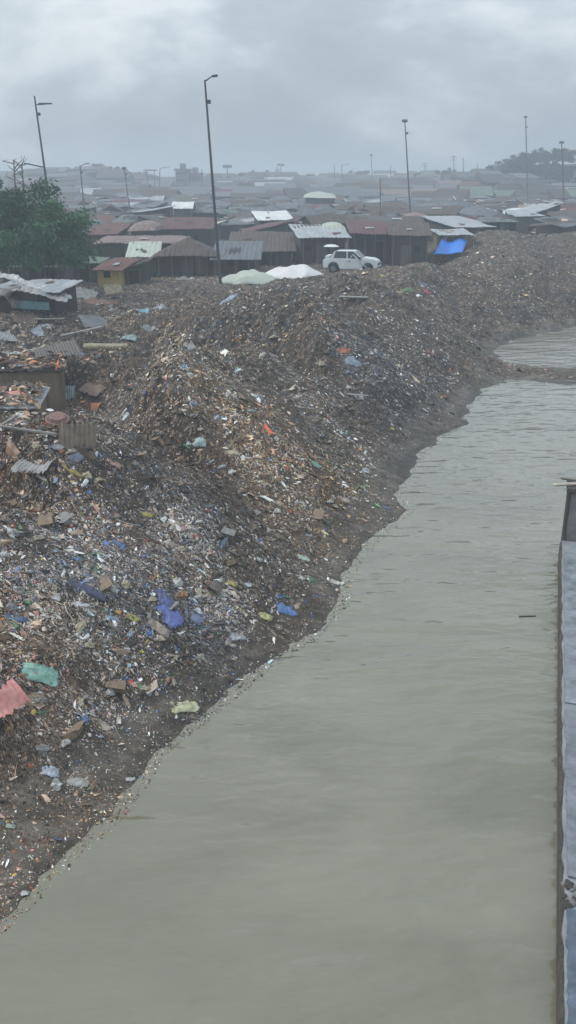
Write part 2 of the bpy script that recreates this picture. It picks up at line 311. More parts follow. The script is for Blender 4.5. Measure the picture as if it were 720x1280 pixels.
# ------------------------------------------------------------------ water
m, N, L, B = new_mat('silty river water'); B.inputs['Roughness'].default_value = .16; B.inputs['Specular IOR Level'].default_value = .5; B.inputs['IOR'].default_value = 1.45; B.inputs['Coat Weight'].default_value = 1; B.inputs['Coat Roughness'].default_value = .14; B.inputs['Coat IOR'].default_value = 1.5
tc = N.new('ShaderNodeTexCoord'); nz = N.new('ShaderNodeTexNoise'); nz.inputs['Scale'].default_value = .28; nz.inputs['Detail'].default_value = 5; nz.inputs['Distortion'].default_value = 1.2; mp = N.new('ShaderNodeMapping'); mp.inputs['Scale'].default_value = (.6, 1.2, 1); mp.inputs['Rotation'].default_value = (0, 0, -.3)
L.new(tc.outputs['Object'], mp.inputs[0]); L.new(mp.outputs[0], nz.inputs['Vector'])
cr = N.new('ShaderNodeValToRGB'); e = cr.color_ramp.elements; e[0].position = .3; e[0].color = (.140,.132,.088,1); e[1].position = .72; e[1].color = (.200,.189,.134,1); L.new(nz.outputs['Fac'], cr.inputs['Fac']); L.new(cr.outputs[0], B.inputs['Base Color'])
hts = []
for sc_, st, rot, am in ((1.3, (.6, 1.5, 1), -.35, 1.0), (3.6, (.65, 1.4, 1), .1, .28), (.3, (.7, 1.4, 1), -.4, 1.6)):
    mp = N.new('ShaderNodeMapping'); mp.inputs['Scale'].default_value = st; mp.inputs['Rotation'].default_value = (0, 0, rot); L.new(tc.outputs['Object'], mp.inputs[0])
    n2 = N.new('ShaderNodeTexNoise'); n2.inputs['Scale'].default_value = sc_; n2.inputs['Detail'].default_value = 1.6; n2.inputs['Distortion'].default_value = .25; L.new(mp.outputs[0], n2.inputs['Vector'])
    k = N.new('ShaderNodeMath'); k.operation = 'MULTIPLY'; k.inputs[1].default_value = am; L.new(n2.outputs['Fac'], k.inputs[0]); hts.append(k)
s1 = N.new('ShaderNodeMath'); s2 = N.new('ShaderNodeMath'); L.new(hts[0].outputs[0], s1.inputs[0]); L.new(hts[1].outputs[0], s1.inputs[1]); L.new(s1.outputs[0], s2.inputs[0]); L.new(hts[2].outputs[0], s2.inputs[1])
bp = N.new('ShaderNodeBump'); bp.inputs['Strength'].default_value = .8; bp.inputs['Distance'].default_value = .11; L.new(s2.outputs[0], bp.inputs['Height']); L.new(bp.outputs[0], B.inputs['Normal']); L.new(bp.outputs[0], B.inputs['Coat Normal'])
tag(MB().face([(-90,-60,0),(140,-60,0),(140,120,0),(-90,120,0)]).build('river', m), kind='structure')
# ------------------------------------------------------------------ litter (uncountable scraps)
PALETTE = [((.016,.015,.016),14),((.035,.030,.027),22),((.062,.048,.038),26),((.10,.076,.056),22),((.15,.115,.085),14),((.24,.20,.16),9),((.36,.33,.29),7),((.55,.54,.52),5.0),((.72,.72,.72),2.2),
           ((.10,.13,.17),4),((.04,.09,.24),1.8),((.25,.34,.40),2.0),((.26,.07,.04),1.0),((.34,.19,.11),1.4),((.05,.15,.08),1.0),((.42,.36,.10),.9),((.36,.20,.20),1.2)]
PC = np.array([p[0] for p in PALETTE]); PW = np.array([p[1] for p in PALETTE], float); PW /= PW.sum()
def scatter(n, rmin=8.5, rmax=105, pw=.75, seed=0, shore=.25, floor=.012):
    g = np.random.default_rng(seed); X = []; Y = []; tot = 0
    while tot < n:
        k = n*2; t = g.random(k)
        r = (rmin**(-pw)+t*(rmax**(-pw)-rmin**(-pw)))**(-1/pw); a = np.radians(g.uniform(-27, 26, k))
        x, y = r*np.sin(a), r*np.cos(a); sd = shore_d(x, y)
        rg = ((x-E0[0])*WN[0]+(y-E0[1])*WN[1] > -.4) & (r < 50)
        ok = (sd > shore) & ~rg & ((r > 12.0) | (g.random(k) < .35)) & (g.random(k) < np.clip(.05+(sd+fbm(x*.8, y*.8, 3, 77)*1.2-beach(r)+.3)/.9, floor+.10*(vnoise(x*1.2, y*1.2, 66) > .55), 1)*(.55+.45*np.clip(fbm(x*1.3, y*1.3, 3, 70)*3+.6, 0, 1)))
        X.append(x[ok]); Y.append(y[ok]); tot += ok.sum()
    x = np.concatenate(X)[:n]; y = np.concatenate(Y)[:n]; e_ = .25
    z = np.maximum(height(x, y), .003); gx = (height(x+e_, y)-height(x-e_, y))/(2*e_); gy = (height(x, y+e_)-height(x, y-e_))/(2*e_)
    return x, y, z, gx, gy, g
def frames(gx, gy, g, tilt, down=.0):
    n = len(gx); nrm = np.stack([-gx, -gy, np.ones(n)], 1)+g.normal(0, tilt, (n, 3)); nrm /= np.linalg.norm(nrm, axis=1)[:, None]
    ds = np.stack([gx, gy, np.zeros(n)], 1); ds /= (np.linalg.norm(ds, axis=1)[:, None]+1e-6)
    q = g.normal(0, 1, (n, 3)); q /= np.linalg.norm(q, axis=1)[:, None]
    t = ds*down+q*(1-down); t -= nrm*(t*nrm).sum(1)[:, None]; t /= np.linalg.norm(t, axis=1)[:, None]+1e-9
    return nrm, t, np.cross(nrm, t)
BW = PW.copy(); BW[:4] *= .5; BW[6:] *= 1.35; BW /= BW.sum()
MW = PW.copy(); MW[9:] *= .22; MW[7:9] *= .45; MW /= MW.sum()
def colours(x, y, g, bright=1.0, muted=False):
    n = len(x); c = PC[g.choice(len(PC), n, p=MW)]
    clu = (fbm(x*1.1, y*1.1, 3, 120)+.5*fbm(x*.2, y*.2, 2, 121) > .16) & (not muted); c = np.where(clu[:, None], PC[g.choice(len(PC), n, p=BW)], c)   # bright things lie together
    b = fbm(x*.35, y*.35, 3, 91); br = np.clip(fbm(x*.12+4, y*.12, 3, 88)*1.6+.45, 0, 1)[:, None]        # whole heaps are browner or greyer than others
    lay = np.clip(fbm(x*.55+y*.30+3, (y*.55-x*.30)*.35, 3, 140)*1.8+.5, 0, 1)       # loads tipped one beside the other, some pale and dry, some black
    c = c*((.62+.75*lay)*(1+b*.5))[:, None]*((1-br)*np.array([.85,.9,.97])+br*np.array([1.42,1.16,.93]))
    cool = (fbm(x*.3+9, y*.3, 3, 95) > .28) & (g.random(n) < .35); c = np.where(cool[:, None], c*np.array([.9,1.0,1.2])+np.array([.01,.018,.028]), c)
    pale = (fbm(x*.45+3, y*.45+5, 3, 99) > .22) & (g.random(n) < .28); c = np.where(pale[:, None], c*1.2+.16, c)
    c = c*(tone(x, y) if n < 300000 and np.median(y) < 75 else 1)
    return np.clip(c*bright*1.6*g.uniform(.7, 1.3, n)[:, None], .008, .8)
LM, N, L, B = new_mat('loose litter'); B.inputs['Roughness'].default_value = .55; B.inputs['Specular IOR Level'].default_value = .4
a = N.new('ShaderNodeAttribute'); a.attribute_name = 'Col'; L.new(a.outputs['Color'], B.inputs['Base Color'])
def scraps(name, label, n, seed, s0, rough=.45, lift=.2, ar=(1, 1.8), bright=1.0, **kw):
    x, y, z, gx, gy, g = scatter(n, seed=seed, **kw); r = np.hypot(x, y)
    nn, t, b = frames(gx, gy, g, rough)
    s = s0*np.exp(g.normal(0, .62, n))*np.clip(r/25, .5, 1)**.5*np.clip(r/25, 1, 4)**.30; el_ = g.uniform(*ar, n)
    k = 6; C_ = np.stack([x, y, z], 1)+nn*(s*lift*.5)[:, None]; V = [C_+nn*(s*g.uniform(-.1, .45, n))[:, None]]
    for j in range(k):
        th = 2*math.pi*j/k+g.normal(0, .25, n); rad = s*g.uniform(.45, 1.2, n)
        V.append(C_+t*(np.cos(th)*rad*el_)[:, None]+b*(np.sin(th)*rad/el_)[:, None]+nn*(s*g.normal(0, .28, n))[:, None])
    V = np.stack(V, 1).reshape(-1, 3); base = np.arange(n)[:, None]*(k+1)
    f = np.concatenate([np.stack([base[:, 0], base[:, 0]+1+j, base[:, 0]+1+(j+1) % k], 1) for j in range(k)], 0).ravel()
    me = np_mesh(name, V, f, 3, cols=np.repeat(colours(x, y, g, bright), k+1, 0), mats=[LM]); return tag(link(name, me), label, kind='stuff')
def strips(name, label, n, seed, ln, wd, down=.6, bright=1.0, tilt=.3, **kw):
    x, y, z, gx, gy, g = scatter(n, seed=seed, **kw); r = np.hypot(x, y); q = np.clip(r/25, .5, 1)**.6*np.clip(r/25, 1, 4)**.35
    nn, t, b = frames(gx, gy, g, tilt, down); l = ln*np.exp(g.normal(0, .5, n))*q; w_ = wd*np.exp(g.normal(0, .4, n))*q
    C_ = np.stack([x, y, z+.02], 1); V = []
    for j, s_ in enumerate((-1, 0, 1)):
        c = C_+t*(l*s_*.5)[:, None]+nn*(l*(g.uniform(0, .12, n) if j == 1 else g.uniform(-.08, .12, n)))[:, None]+b*(l*g.normal(0, .06, n))[:, None]
        tw = g.normal(0, .5, n)[:, None]; sd_ = b*np.cos(tw)+nn*np.sin(tw); V += [c-sd_*w_[:, None], c+sd_*w_[:, None]]
    V = np.stack(V, 1).reshape(-1, 3); bs = np.arange(n)*6
    f = np.concatenate([np.stack([bs, bs+1, bs+3, bs+2], 1), np.stack([bs+2, bs+3, bs+5, bs+4], 1)], 0).ravel()
    me = np_mesh(name, V, f, 4, cols=np.repeat(colours(x, y, g, bright, True), 6, 0), mats=[LM]); return tag(link(name, me), label, kind='stuff')
scraps('plastic_scraps', 'mixed plastic scraps covering the rubbish bank', 170000, 1, .021, rough=.16, bright=1.1)
scraps('rag_litter', 'larger torn rags and plastic spread over the bank', 12000, 2, .038, rough=.16, ar=(1, 2.0), bright=1.0, shore=.4)
scraps('fine_litter', 'fine crumbs of litter covering the bank and mud', 260000, 5, .012, rough=.22, bright=1.15, floor=.34, shore=-.12)
strips('matted_fibre', 'matted strips and fibres lying down the slopes', 110000, 3, .085, .0036, down=.78, bright=1.25, tilt=.15, shore=.6)
strips('twig_litter', 'sticks and slats tangled in the rubbish', 1500, 4, .3, .007, down=.6, bright=1.2, tilt=.15, shore=.9)
# ------------------------------------------------------------------ shacks
TX = lambda n, c, c2, **k: mat(n, c, c2, **k)
ROOFS = {
 'rusty brown': mat('rusted brown sheet', (.095,.068,.056), (.045,.036,.034), scale=1.1, rough=.7, stretch=(3,.5,1), c3=(.16,.14,.13)),
 'dull maroon': mat('maroon sheet', (.12,.040,.043), (.055,.030,.032), scale=1.0, rough=.65, stretch=(3,.5,1), c3=(.13,.09,.09)),
 'slate grey': mat('weathered grey sheet', (.14,.15,.165), (.06,.066,.078), scale=1.2, rough=.6, stretch=(3,.5,1), c3=(.21,.215,.22)),
 'pale grey': mat('pale zinc sheet', (.40,.42,.43), (.20,.22,.24), scale=1.0, rough=.5, stretch=(2,.6,1)),
 'white': mat('white roof sheet', (.74,.74,.72), (.50,.50,.49), scale=.9, rough=.5),
 'dark brown': mat('dark tarred roof', (.075,.06,.055), (.035,.03,.03), scale=1.3, rough=.8),
 'pinkish brown': mat('faded pink sheet', (.24,.17,.155), (.13,.10,.095), scale=.9, rough=.7, stretch=(2,.6,1)),
 'faded green': mat('faded green sheet', (.13,.19,.14), (.07,.10,.08), scale=1.0, rough=.7),
 'bright blue': mat('blue tarpaulin', (.045,.24,.80), (.03,.16,.55), scale=1.5, rough=.45, bump=.3, bscale=3),
 'pale green': mat('pale green sheet', (.45,.49,.42), (.30,.33,.29), scale=1.0, rough=.6),
 'turquoise': mat('turquoise paint', (.16,.32,.34), (.09,.17,.18), scale=1.4, rough=.6),
 'rust red': mat('rust red sheet', (.15,.065,.05), (.07,.042,.038), scale=1.2, rough=.7, stretch=(3,.5,1)),
}
WALLS = {
 'dark': mat('dark board wall', (.055,.05,.048), (.022,.021,.022), scale=2, stretch=(6,6,.6), rough=.85, bump=.5, bscale=6),
 'grey': mat('grey board wall', (.13,.13,.13), (.06,.06,.065), scale=2, stretch=(6,6,.6), rough=.85, bump=.4),
 'brown': mat('brown board wall', (.24,.185,.13), (.13,.10,.075), scale=1.2, stretch=(5,5,.6), rough=.85, bump=.4),
 'ochre': mat('ochre painted wall', (.62,.45,.18), (.36,.27,.12), scale=1.5, rough=.75),
 'blue': mat('blue corrugated wall', (.10,.17,.30), (.06,.10,.18), scale=1.5, stretch=(5,5,.5), rough=.6),
 'green': mat('dark green wall', (.05,.09,.07), (.03,.05,.045), scale=1.5, rough=.7),
 'pale': mat('pale wall', (.40,.38,.34), (.24,.22,.2), scale=1.3, rough=.8, bump=.3),
}
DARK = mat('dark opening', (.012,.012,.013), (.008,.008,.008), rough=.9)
TIMBER = mat('weathered timber', (.16,.13,.10), (.08,.065,.05), scale=3, stretch=(4,4,.5), rough=.85)
ROPE = mat('black rubber', (.02,.02,.02), (.012,.012,.012), rough=.8)
STEEL = mat('galvanised steel', (.16,.17,.18), (.10,.11,.12), scale=3, rough=.5, metal=.3)
CONC = mat('stained concrete', (.27,.26,.25), (.12,.115,.11), scale=1.6, rough=.85, bump=.5, bscale=25, c3=(.36,.35,.34))
WHITE = mat('white paint', (.72,.74,.75), (.55,.57,.58), scale=1.2, rough=.35, spec=.5)
def roof_mesh(w, d, zf, zb, kind, sag=.06, ov=.35, corr=.03, seed=0, step=.35, ragged=.12):
    """corrugated sheet roof with a little thickness; front eave at zf, back (or ridge) at zb"""
    nx = max(4, int((w+2*ov)/step)); ny = 6 if kind != 'mono' else 4; g = np.random.default_rng(seed)
    xs = np.linspace(-w/2-ov, w/2+ov, nx*2+1); ts = np.linspace(0, 1, ny+1); top = []; 
    jag = g.uniform(-1, 1, (2, nx*2+1))*ragged
    for j, t in enumerate(ts):
        for i, x in enumerate(xs):
            if kind == 'mono': y = -d/2-ov+t*(d+2*ov); z = zf+(zb-zf)*t
            elif kind == 'gable': y = -d/2-ov+t*(d+2*ov); z = zf+(zb-zf)*(1-abs(2*t-1))
            elif kind == 'hip':
                y = -d/2-ov+t*(d+2*ov); e_ = min(1, (1-abs(x)/(w/2+ov))*(w/d)*1.1); z = zf+(zb-zf)*min(1-abs(2*t-1), max(e_, 0))
            elif kind == 'side': y = -d/2-ov+t*(d+2*ov); z = zf+(zb-zf)*(i/(nx*2))
            elif kind == 'dome':
                y = -d/2-ov+t*(d+2*ov); q = max(0, 1-(x/(w/2+ov))**2)*max(0, 1-((t-.5)*2)**2); z = zf+(zb-zf)*math.sqrt(q)
            if j in (0, ny): y += jag[0 if j == 0 else 1][i]
            z += corr*(1 if i % 2 else -1)*.5+sag*float(fbm(np.array([x*.5+seed]), np.array([y*.5]), 2, seed)[0])*2
            top.append((x, y, z))
    n = len(xs); th = .045; v = top+[(x, y, z-th) for x, y, z in top]; o = len(top); f = []
    for j in range(ny):
        for i in range(n-1):
            a = j*n+i; f.append((a, a+1, a+n+1, a+n)); f.append((o+a, o+a+n, o+a+n+1, o+a+1))
    for i in range(n-1): f.append((i, o+i, o+i+1, i+1)); a = ny*n+i; f.append((a, a+1, o+a+1, o+a))
    for j in range(ny): a = j*n; f.append((a, a+n, o+a+n, o+a)); a = j*n+n-1; f.append((a, o+a, o+a+n, a+n))
    return v, f
def shack(name, label, cat, loc, rz, w, d, zf, zb, kind, roof, wall, group=None, doors=1, wins=1, seed=0, open_front=False, base=-.6, chim=False, ov=.35, step=.35, detail=True, post=0, patches=1):
    t = empty(name, loc, rz); tag(t, label, cat, group)
    g = random.Random(seed); b = MB(); ys = -d/2+(.9 if open_front else 0)
    zt = lambda x, y: zf if kind in ('hip', 'dome') else (zf+(zb-zf)*((y+d/2)/d) if kind == 'mono' else (zf+(zb-zf)*((x+w/2)/w) if kind == 'side' else zf))
    c = [(-w/2, ys), (w/2, ys), (w/2, d/2), (-w/2, d/2)]; i = 0
    lo = [(x, y, base) for x, y in c]; hi = [(x, y, zt(x, y)-.07) for x, y in c]
    for k in range(4): k2 = (k+1) % 4; b.face([lo[k], lo[k2], hi[k2], hi[k]])
    b.face(hi)
    if kind == 'gable':
        for sx_ in (-1, 1): b.face([(sx_*w/2, -d/2, zf-.07), (sx_*w/2, d/2, zf-.07), (sx_*w/2, 0, zb-.12)])
    if detail:                                                   # overlapping upright boards on the front
        x = -w/2
        while x < w/2-.15:
            ww = min(g.uniform(.35, .8), w/2-x); h_ = min(zf, zt(x, ys), zt(x+ww, ys))-.1
            b.box(x+.01, x+ww-.015, ys-g.uniform(.02, .05), ys+.01, -.3, h_-g.uniform(0, .06)); x += ww
    b.build('wall', WALLS[wall], t)
    v, f = roof_mesh(w, d, zf, zb, kind, seed=seed, ov=ov, step=step); me = bpy.data.meshes.new('roof'); me.from_pydata(v, [], f); me.materials.append(ROOFS[roof]); ro = link('roof', me, t)
    if detail:
        hmax = min(zt(0, ys), zf, zt(-w/2, ys), zt(w/2, ys))
        for k in range(doors):
            x = g.uniform(-w/2+.5, w/2-1.1); h_ = min(1.75, hmax-.12)
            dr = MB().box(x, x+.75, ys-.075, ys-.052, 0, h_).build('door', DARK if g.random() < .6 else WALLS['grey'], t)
            MB().prism([(x-.07, -.1), (x-.07, h_+.05), (x+.82, h_+.05), (x+.82, -.1), (x+.75, -.1), (x+.75, h_-.01), (x, h_-.01), (x, -.1)], ys-.1, ys-.045).build('frame', TIMBER, dr)
        for k in range(wins):
            x = g.uniform(-w/2+.3, w/2-.9)
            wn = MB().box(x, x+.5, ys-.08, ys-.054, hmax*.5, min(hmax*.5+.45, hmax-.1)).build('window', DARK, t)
        for k in range(post):
            x = -w/2+.1+(w-.2)*k/max(1, post-1); MB().bar((x, -d/2-.1, -.4), (x+g.uniform(-.05, .05), -d/2-.1, zf-.02), .05, .04).build('post', TIMBER, t)
        for k in range(patches):
            px_ = g.uniform(-w/2+.5, w/2-.5); pw = g.uniform(.4, .9); tt = g.uniform(.15, .6)
            if kind in ('mono',):
                y0 = -d/2-ov+tt*(d+2*ov); y1 = y0+g.uniform(.5, .9); zz = lambda y: zf+(zb-zf)*((y+d/2+ov)/(d+2*ov))+.09
                MB().face([(px_-pw/2, y0, zz(y0)), (px_+pw/2, y0+.1, zz(y0+.1)), (px_+pw/2-.1, y1, zz(y1)), (px_-pw/2, y1, zz(y1))]).build('patch', ROOFS[g.choice(['pale grey', 'rust red', 'slate grey', 'dark brown'])], ro)
    return t
def place_shack(label, px0, px1, ytop, yeave, Y, roof, wall, d=4.0, kind='mono', rz=0, name='shack', cat='shack', **kw):
    """spans photo columns px0..px1 at forward distance Y; eave and ridge heights from photo rows"""
    cx = (px0+px1)/2; a = at_y(px0, 222, Y); b = at_y(px1, 222, Y); wd_ = abs(b[0]-a[0])-.3; x = (a[0]+b[0])/2
    g0 = gz(x, Y+d/2); zf = at_y(cx, yeave, Y)[2]-g0; zb = at_y(cx, ytop, Y+(d if kind in ('mono', 'side') else d/2))[2]-g0
    if kind == 'side': zb = at_y(cx, ytop, Y)[2]-g0
    zf = max(zf, 1.2); zb = max(zb, zf+.12) if kind != 'side' else zb
    return shack(name, label, cat, (x, Y+d/2, g0), rz, max(wd_, 1.2), d, zf, zb, kind, roof, wall, **kw)
PS = place_shack
PS('long brown corrugated barn roof over a dark open front, left of the tall lamp post', 188, 268, 296, 320, 68, 'rusty brown', 'dark', d=5, kind='hip', doors=2, wins=0, seed=3, post=5, open_front=True, cat='barn', name='barn', patches=0)
PS('grey sheet lean-to sloping down beside the tall lamp post', 262, 322, 302, 323, 67.5, 'slate grey', 'dark', d=6.5, seed=4, post=3, open_front=True, patches=0)
PS('white panel roofed shack between the leafy tree and the brown barn', 150, 188, 302, 321, 69, 'pale green', 'green', d=4.5, seed=5, rz=.1)
PS('long low shack with a thin pinkish roof above the white panel roof', 112, 222, 295, 304, 76, 'pinkish brown', 'dark', d=6, seed=6)
PS('small hut with ochre front and rust red roof right of the leafy tree', 116, 152, 322, 340, 62.5, 'rust red', 'ochre', d=3.2, seed=7, rz=-.25, doors=0, wins=1, name='hut', cat='hut')
PS('little dark brown shed leaning against the ochre fronted hut', 152, 172, 326, 342, 63, 'dark brown', 'dark', d=3, kind='side', seed=8, name='shed', cat='shed')
PS('wide dull red brown roofed house right of the tall lamp post', 282, 368, 290, 318, 76, 'rusty brown', 'dark', d=8, seed=9, post=4, open_front=True, name='house', cat='house')
PS('long purplish house roof with a bright white panel at its top', 300, 370, 276, 292, 90, 'dull maroon', 'dark', d=8, kind='side', seed=10, name='house', cat='house')
PS('white roofed shed perched above the purplish long roof', 318, 362, 264, 275, 100, 'white', 'dark', d=6, seed=11, rz=.15, name='shed', cat='shed')
PS('pale greenish sheet roof shack behind the white pickup', 370, 432, 280, 297, 76, 'pale grey', 'dark', d=6.5, seed=12, post=4, open_front=True, rz=.12)
PS('round backed pale green roof shack right of the pale sheet roof', 402, 434, 277, 292, 80, 'pale green', 'dark', d=6, kind='dome', seed=13)
PS('dark red roofed long shed right above the white pickup', 442, 502, 277, 292, 79, 'dull maroon', 'dark', d=7, seed=14, post=5, open_front=True, cat='shed', name='shed')
PS('dark plank shack with a brown roof left of the blue tarp', 496, 546, 279, 294, 76, 'rusty brown', 'dark', d=6, seed=15, post=3, rz=-.1)
PS('small shack with a faded pink roof above the dark red shed', 512, 538, 262, 270, 100, 'pinkish brown', 'grey', d=5, seed=16, kind='hip')
PS('broad pale sheet roof shack behind the blue tarp', 560, 612, 270, 284, 86, 'pale grey', 'dark', d=8, seed=18, rz=.25)
PS('low shack with grey white roof just over the blue tarp', 556, 596, 286, 293, 79, 'pale grey', 'brown', d=5, seed=19)
PS('grey roofed shack right of the pale roofs behind the blue tarp', 610, 634, 272, 284, 90, 'slate grey', 'dark', d=6, seed=20, rz=-.3)
PS('small green walled shed on the bank crest right of the pale roofs', 634, 652, 279, 284, 88, 'faded green', 'green', d=4, seed=21, name='shed', cat='shed')
PS('pale low roof shack left of the right hand lamp post', 650, 684, 263, 270, 100, 'pale grey', 'grey', d=6, seed=22)
PS('big pale tilted roof on dark walls at the foot of the right lamp post', 676, 706, 253, 266, 110, 'pale grey', 'dark', d=9, kind='side', seed=23, name='house', cat='house')
PS('long thin white roof shack left of the bright white peak', 163, 212, 258, 266, 112, 'pale grey', 'dark', d=3, seed=24, kind='side')
PS('bright white peaked roof far behind the brown barn', 214, 238, 252, 261, 118, 'white', 'grey', d=4, seed=25, kind='gable')
PS('dull grey hip roof right of the bright white peak', 236, 270, 255, 266, 120, 'slate grey', 'dark', d=5, seed=26, kind='hip')
PS('brown hump roofed shack above the long pinkish roof', 158, 190, 276, 288, 88, 'pinkish brown', 'dark', d=6, seed=27, kind='dome')
PS('reddish brown roofed shack behind the leafy tree right side', 98, 140, 280, 292, 84, 'rust red', 'dark', d=7, seed=28)
PS('long dark roofed house between tree and white thin roof', 196, 262, 272, 286, 92, 'dull maroon', 'dark', d=8, seed=29, name='house', cat='house')
PS('small hut with a blue corrugated front under the leafy tree', -4, 22, 322, 333, 62, 'slate grey', 'blue', d=3, seed=30, name='hut', cat='hut')
PS('grey plank hut in the shade of the leafy tree', 30, 72, 324, 334, 63, 'dark brown', 'grey', d=3.5, seed=31, doors=2, name='hut', cat='hut')
PS('dark green walled hut between the leafy tree and the ochre hut', 76, 114, 326, 336, 66, 'faded green', 'green', d=3.5, seed=32, name='hut', cat='hut')
PS('pale domed roof hut on the green slope in the middle distance', 382, 420, 240, 247, 150, 'pale green', 'grey', d=10, seed=33, kind='dome', name='hut', cat='hut')
# blue tarp shed: a timber frame with a tarpaulin
# curved pale roof, far left
def hitY(px, Y, py): return at_y(px, py, Y)
PS('shack with a sagging pale sheet roof and turquoise fascia at the left edge', -30, 66, 351, 372, 47.5, 'pale grey', 'dark', d=3.0, seed=41, rz=-.14, patches=2)
q = at_y(34, 377, 46.9); tw = tag(MB().box(-.9, 1.2, -.05, .05, -.38, .02).build('board', ROOFS['turquoise'], loc=tuple(q)), 'turquoise painted board hung below the sagging pale roof', 'board'); tw.rotation_euler = (.1, .04, -.1)
# buried shacks in the hollow on the left: big brown boxes with junk on the roofs
ROOFBOX = []
def hut_at(label, px0, px1, yt, yb, Y, roof, wall, d, rz, seed, **kw):
    a = at_y(px0, yb, Y); b = at_y(px1, yb, Y); x = (a[0]+b[0])/2; zb_ = a[2]; zt_ = at_y(px0, yt, Y)[2]
    ROOFBOX.append((x, Y+d/2, b[0]-a[0]+.3, d+.3, rz, zt_, .12/d))
    return shack('hut', label, 'hut', (x, Y+d/2, zb_), rz, b[0]-a[0], d, zt_-zb_, zt_-zb_+.12, 'mono', roof, wall, seed=seed, base=-1.5, doors=0, wins=0, patches=2, ov=.18, **kw)
hut_at('half buried hut with a streaked brown side wall in the left hollow', -50, 70, 464, 512, 34.0, 'dark brown', 'brown', 3.0, .22, 51)
hut_at('lower brown walled hut with a white edged roof at the left edge', -60, 40, 509, 542, 29.6, 'pale grey', 'brown', 2.6, .12, 52)
hut_at('dark collapsed hut with a yellow strip on its grey roof', -50, 44, 553, 602, 25.8, 'slate grey', 'dark', 2.4, -.1, 53)
# ------------------------------------------------------------------ field of shacks
KINDS_ = [('rusty brown','dark','gable'),('slate grey','dark','mono'),('dull maroon','dark','gable'),('pale grey','grey','mono'),('dark brown','brown','hip'),('rusty brown','grey','mono'),('slate grey','brown','hip'),
          ('faded green','dark','mono'),('pinkish brown','dark','gable'),('dark brown','dark','mono'),('slate grey','grey','gable'),('white','dark','mono'),('rust red','grey','hip'),('pale grey','dark','dome')]
KW_ = [14,18,8,2.8,14,11,11,4,2,15,12,.8,3,1.3]
protos = []
for i, (rf, wl, kd) in enumerate(KINDS_):
    g_ = random.Random(100+i); w_ = g_.uniform(3.6, 6.2); d_ = g_.uniform(3.0, 4.6)
    protos.append(shack('shack', '', '', (0,0,0), 0, w_, d_, g_.uniform(1.6, 2.1), g_.uniform(2.2, 2.9), kd, rf, wl, seed=200+i, step=.6, patches=1, base=-1.2))
index_kids()
g = random.Random(5); cand = []
r = 84.0
while r < 520:
    wdt = 2*r*math.tan(math.radians(21)); n_r = int(wdt/(4.6+r*.009)); 
    for k in range(n_r):
        a = math.radians(-21+42*(k+g.random())/n_r); rr_ = r+g.uniform(-2, 2); cand.append((rr_*math.sin(a), rr_*math.cos(a), rr_))
    r += 4.0+r*.016
near = []
hh = height(np.array([c[0] for c in cand]), np.array([c[1] for c in cand]), fine=False)
sdc = shore_d(np.array([c[0] for c in cand]), np.array([c[1] for c in cand]))
taken = [(o.location.x, o.location.y, 5.5) for o in COL.objects if o.parent is None and o.get('category') and o.type == 'EMPTY']
SC_ = []
for (x, y, rr_), h_, sd_ in zip(cand, hh, sdc):
    if sd_ < 9: continue
    q = (x/y)*(F*CP+418*SP)+360          # nearly the photo column, used only to say what the shack stands beside
    if q > 560 and rr_ < 100: continue
    if q > 560 and 225 < rr_ < 330 and h_ > 8: continue
    if any((x-a)**2+(y-b)**2 < c*c for a, b, c in taken): continue
    SC_.append((x, y, h_, rr_, q))
# keep those in the open: the rest would be wholly hidden
SC_.sort(key=lambda t: t[3])
def where(q, r_):
    side = 'behind the leafy tree' if q < 110 else 'above the brown barn' if q < 250 else 'right of the tall lamp post' if q < 380 else 'beyond the white pickup' if q < 500 else 'beyond the blue tarp' if q < 620 else 'near the green hill'
    return side
vis = SC_[:286]; rest = SC_[286:]
LAB = {'gable': 'ridged', 'mono': 'flat sloping', 'hip': 'hipped', 'dome': 'rounded'}
for (x, y, h_, r_, q) in vis:
    i = g.choices(range(len(protos)), KW_)[0]; o = copy_tree(protos[i]); o.location = (x, y, h_); o.rotation_euler = (g.uniform(-.05, .05), g.uniform(-.06, .06), g.choice([0, 0, 1.57, .5, -.5])+g.uniform(-.35, .35)); s_ = g.uniform(.7, 1.15); o.scale = (s_*g.uniform(.9, 1.4), s_, g.uniform(.75, 1.15))
    rf, wl, kd = KINDS_[i]; band = 'front rows' if r_ < 115 else 'middle rows' if r_ < 165 else 'hazy back rows'
    lb = f'{rf} {LAB[kd]} roof, {wl} walls, {band} {where(q, r_)}'
    tag(o, lb, 'shack', f'{rf} {LAB[kd]} shacks in the {band} {where(q, r_)}')
rj = np.random.default_rng(9); XS = []; ZS = []
for (x, y, h_, r_, q) in SC_[:420]:
    for _ in range(14): XS.append((x+rj.normal(0, 2.2), y+rj.normal(0, 1.6), h_+rj.uniform(.3, 2.1)))
C0 = np.array(XS); n = len(C0); t1 = rj.normal(0, 1, (n, 3)); t1[:, 2] *= .15; t1 /= np.linalg.norm(t1, axis=1)[:, None]; t2 = np.cross(t1, np.array([0, -.3, 1.])+rj.normal(0, .3, (n, 3))); t2 /= np.linalg.norm(t2, axis=1)[:, None]; a_ = rj.gamma(2, .42, n)[:, None]; b_ = rj.gamma(2, .16, n)[:, None]
V = np.stack([C0-t1*a_-t2*b_, C0+t1*a_-t2*b_, C0+t1*a_*.9+t2*b_, C0-t1*a_+t2*b_], 1).reshape(-1, 3); V[:, 2] = np.maximum(V[:, 2], np.repeat(C0[:, 2], 4)-.5)
tag(link('yard_clutter', np_mesh('yard_clutter', V, np.arange(len(V)), 4, cols=np.repeat(colours(C0[:, 0], C0[:, 1], rj, .9, True), 4, 0), mats=[LM])), 'boards, sheets and junk heaped between the shacks', kind='stuff')
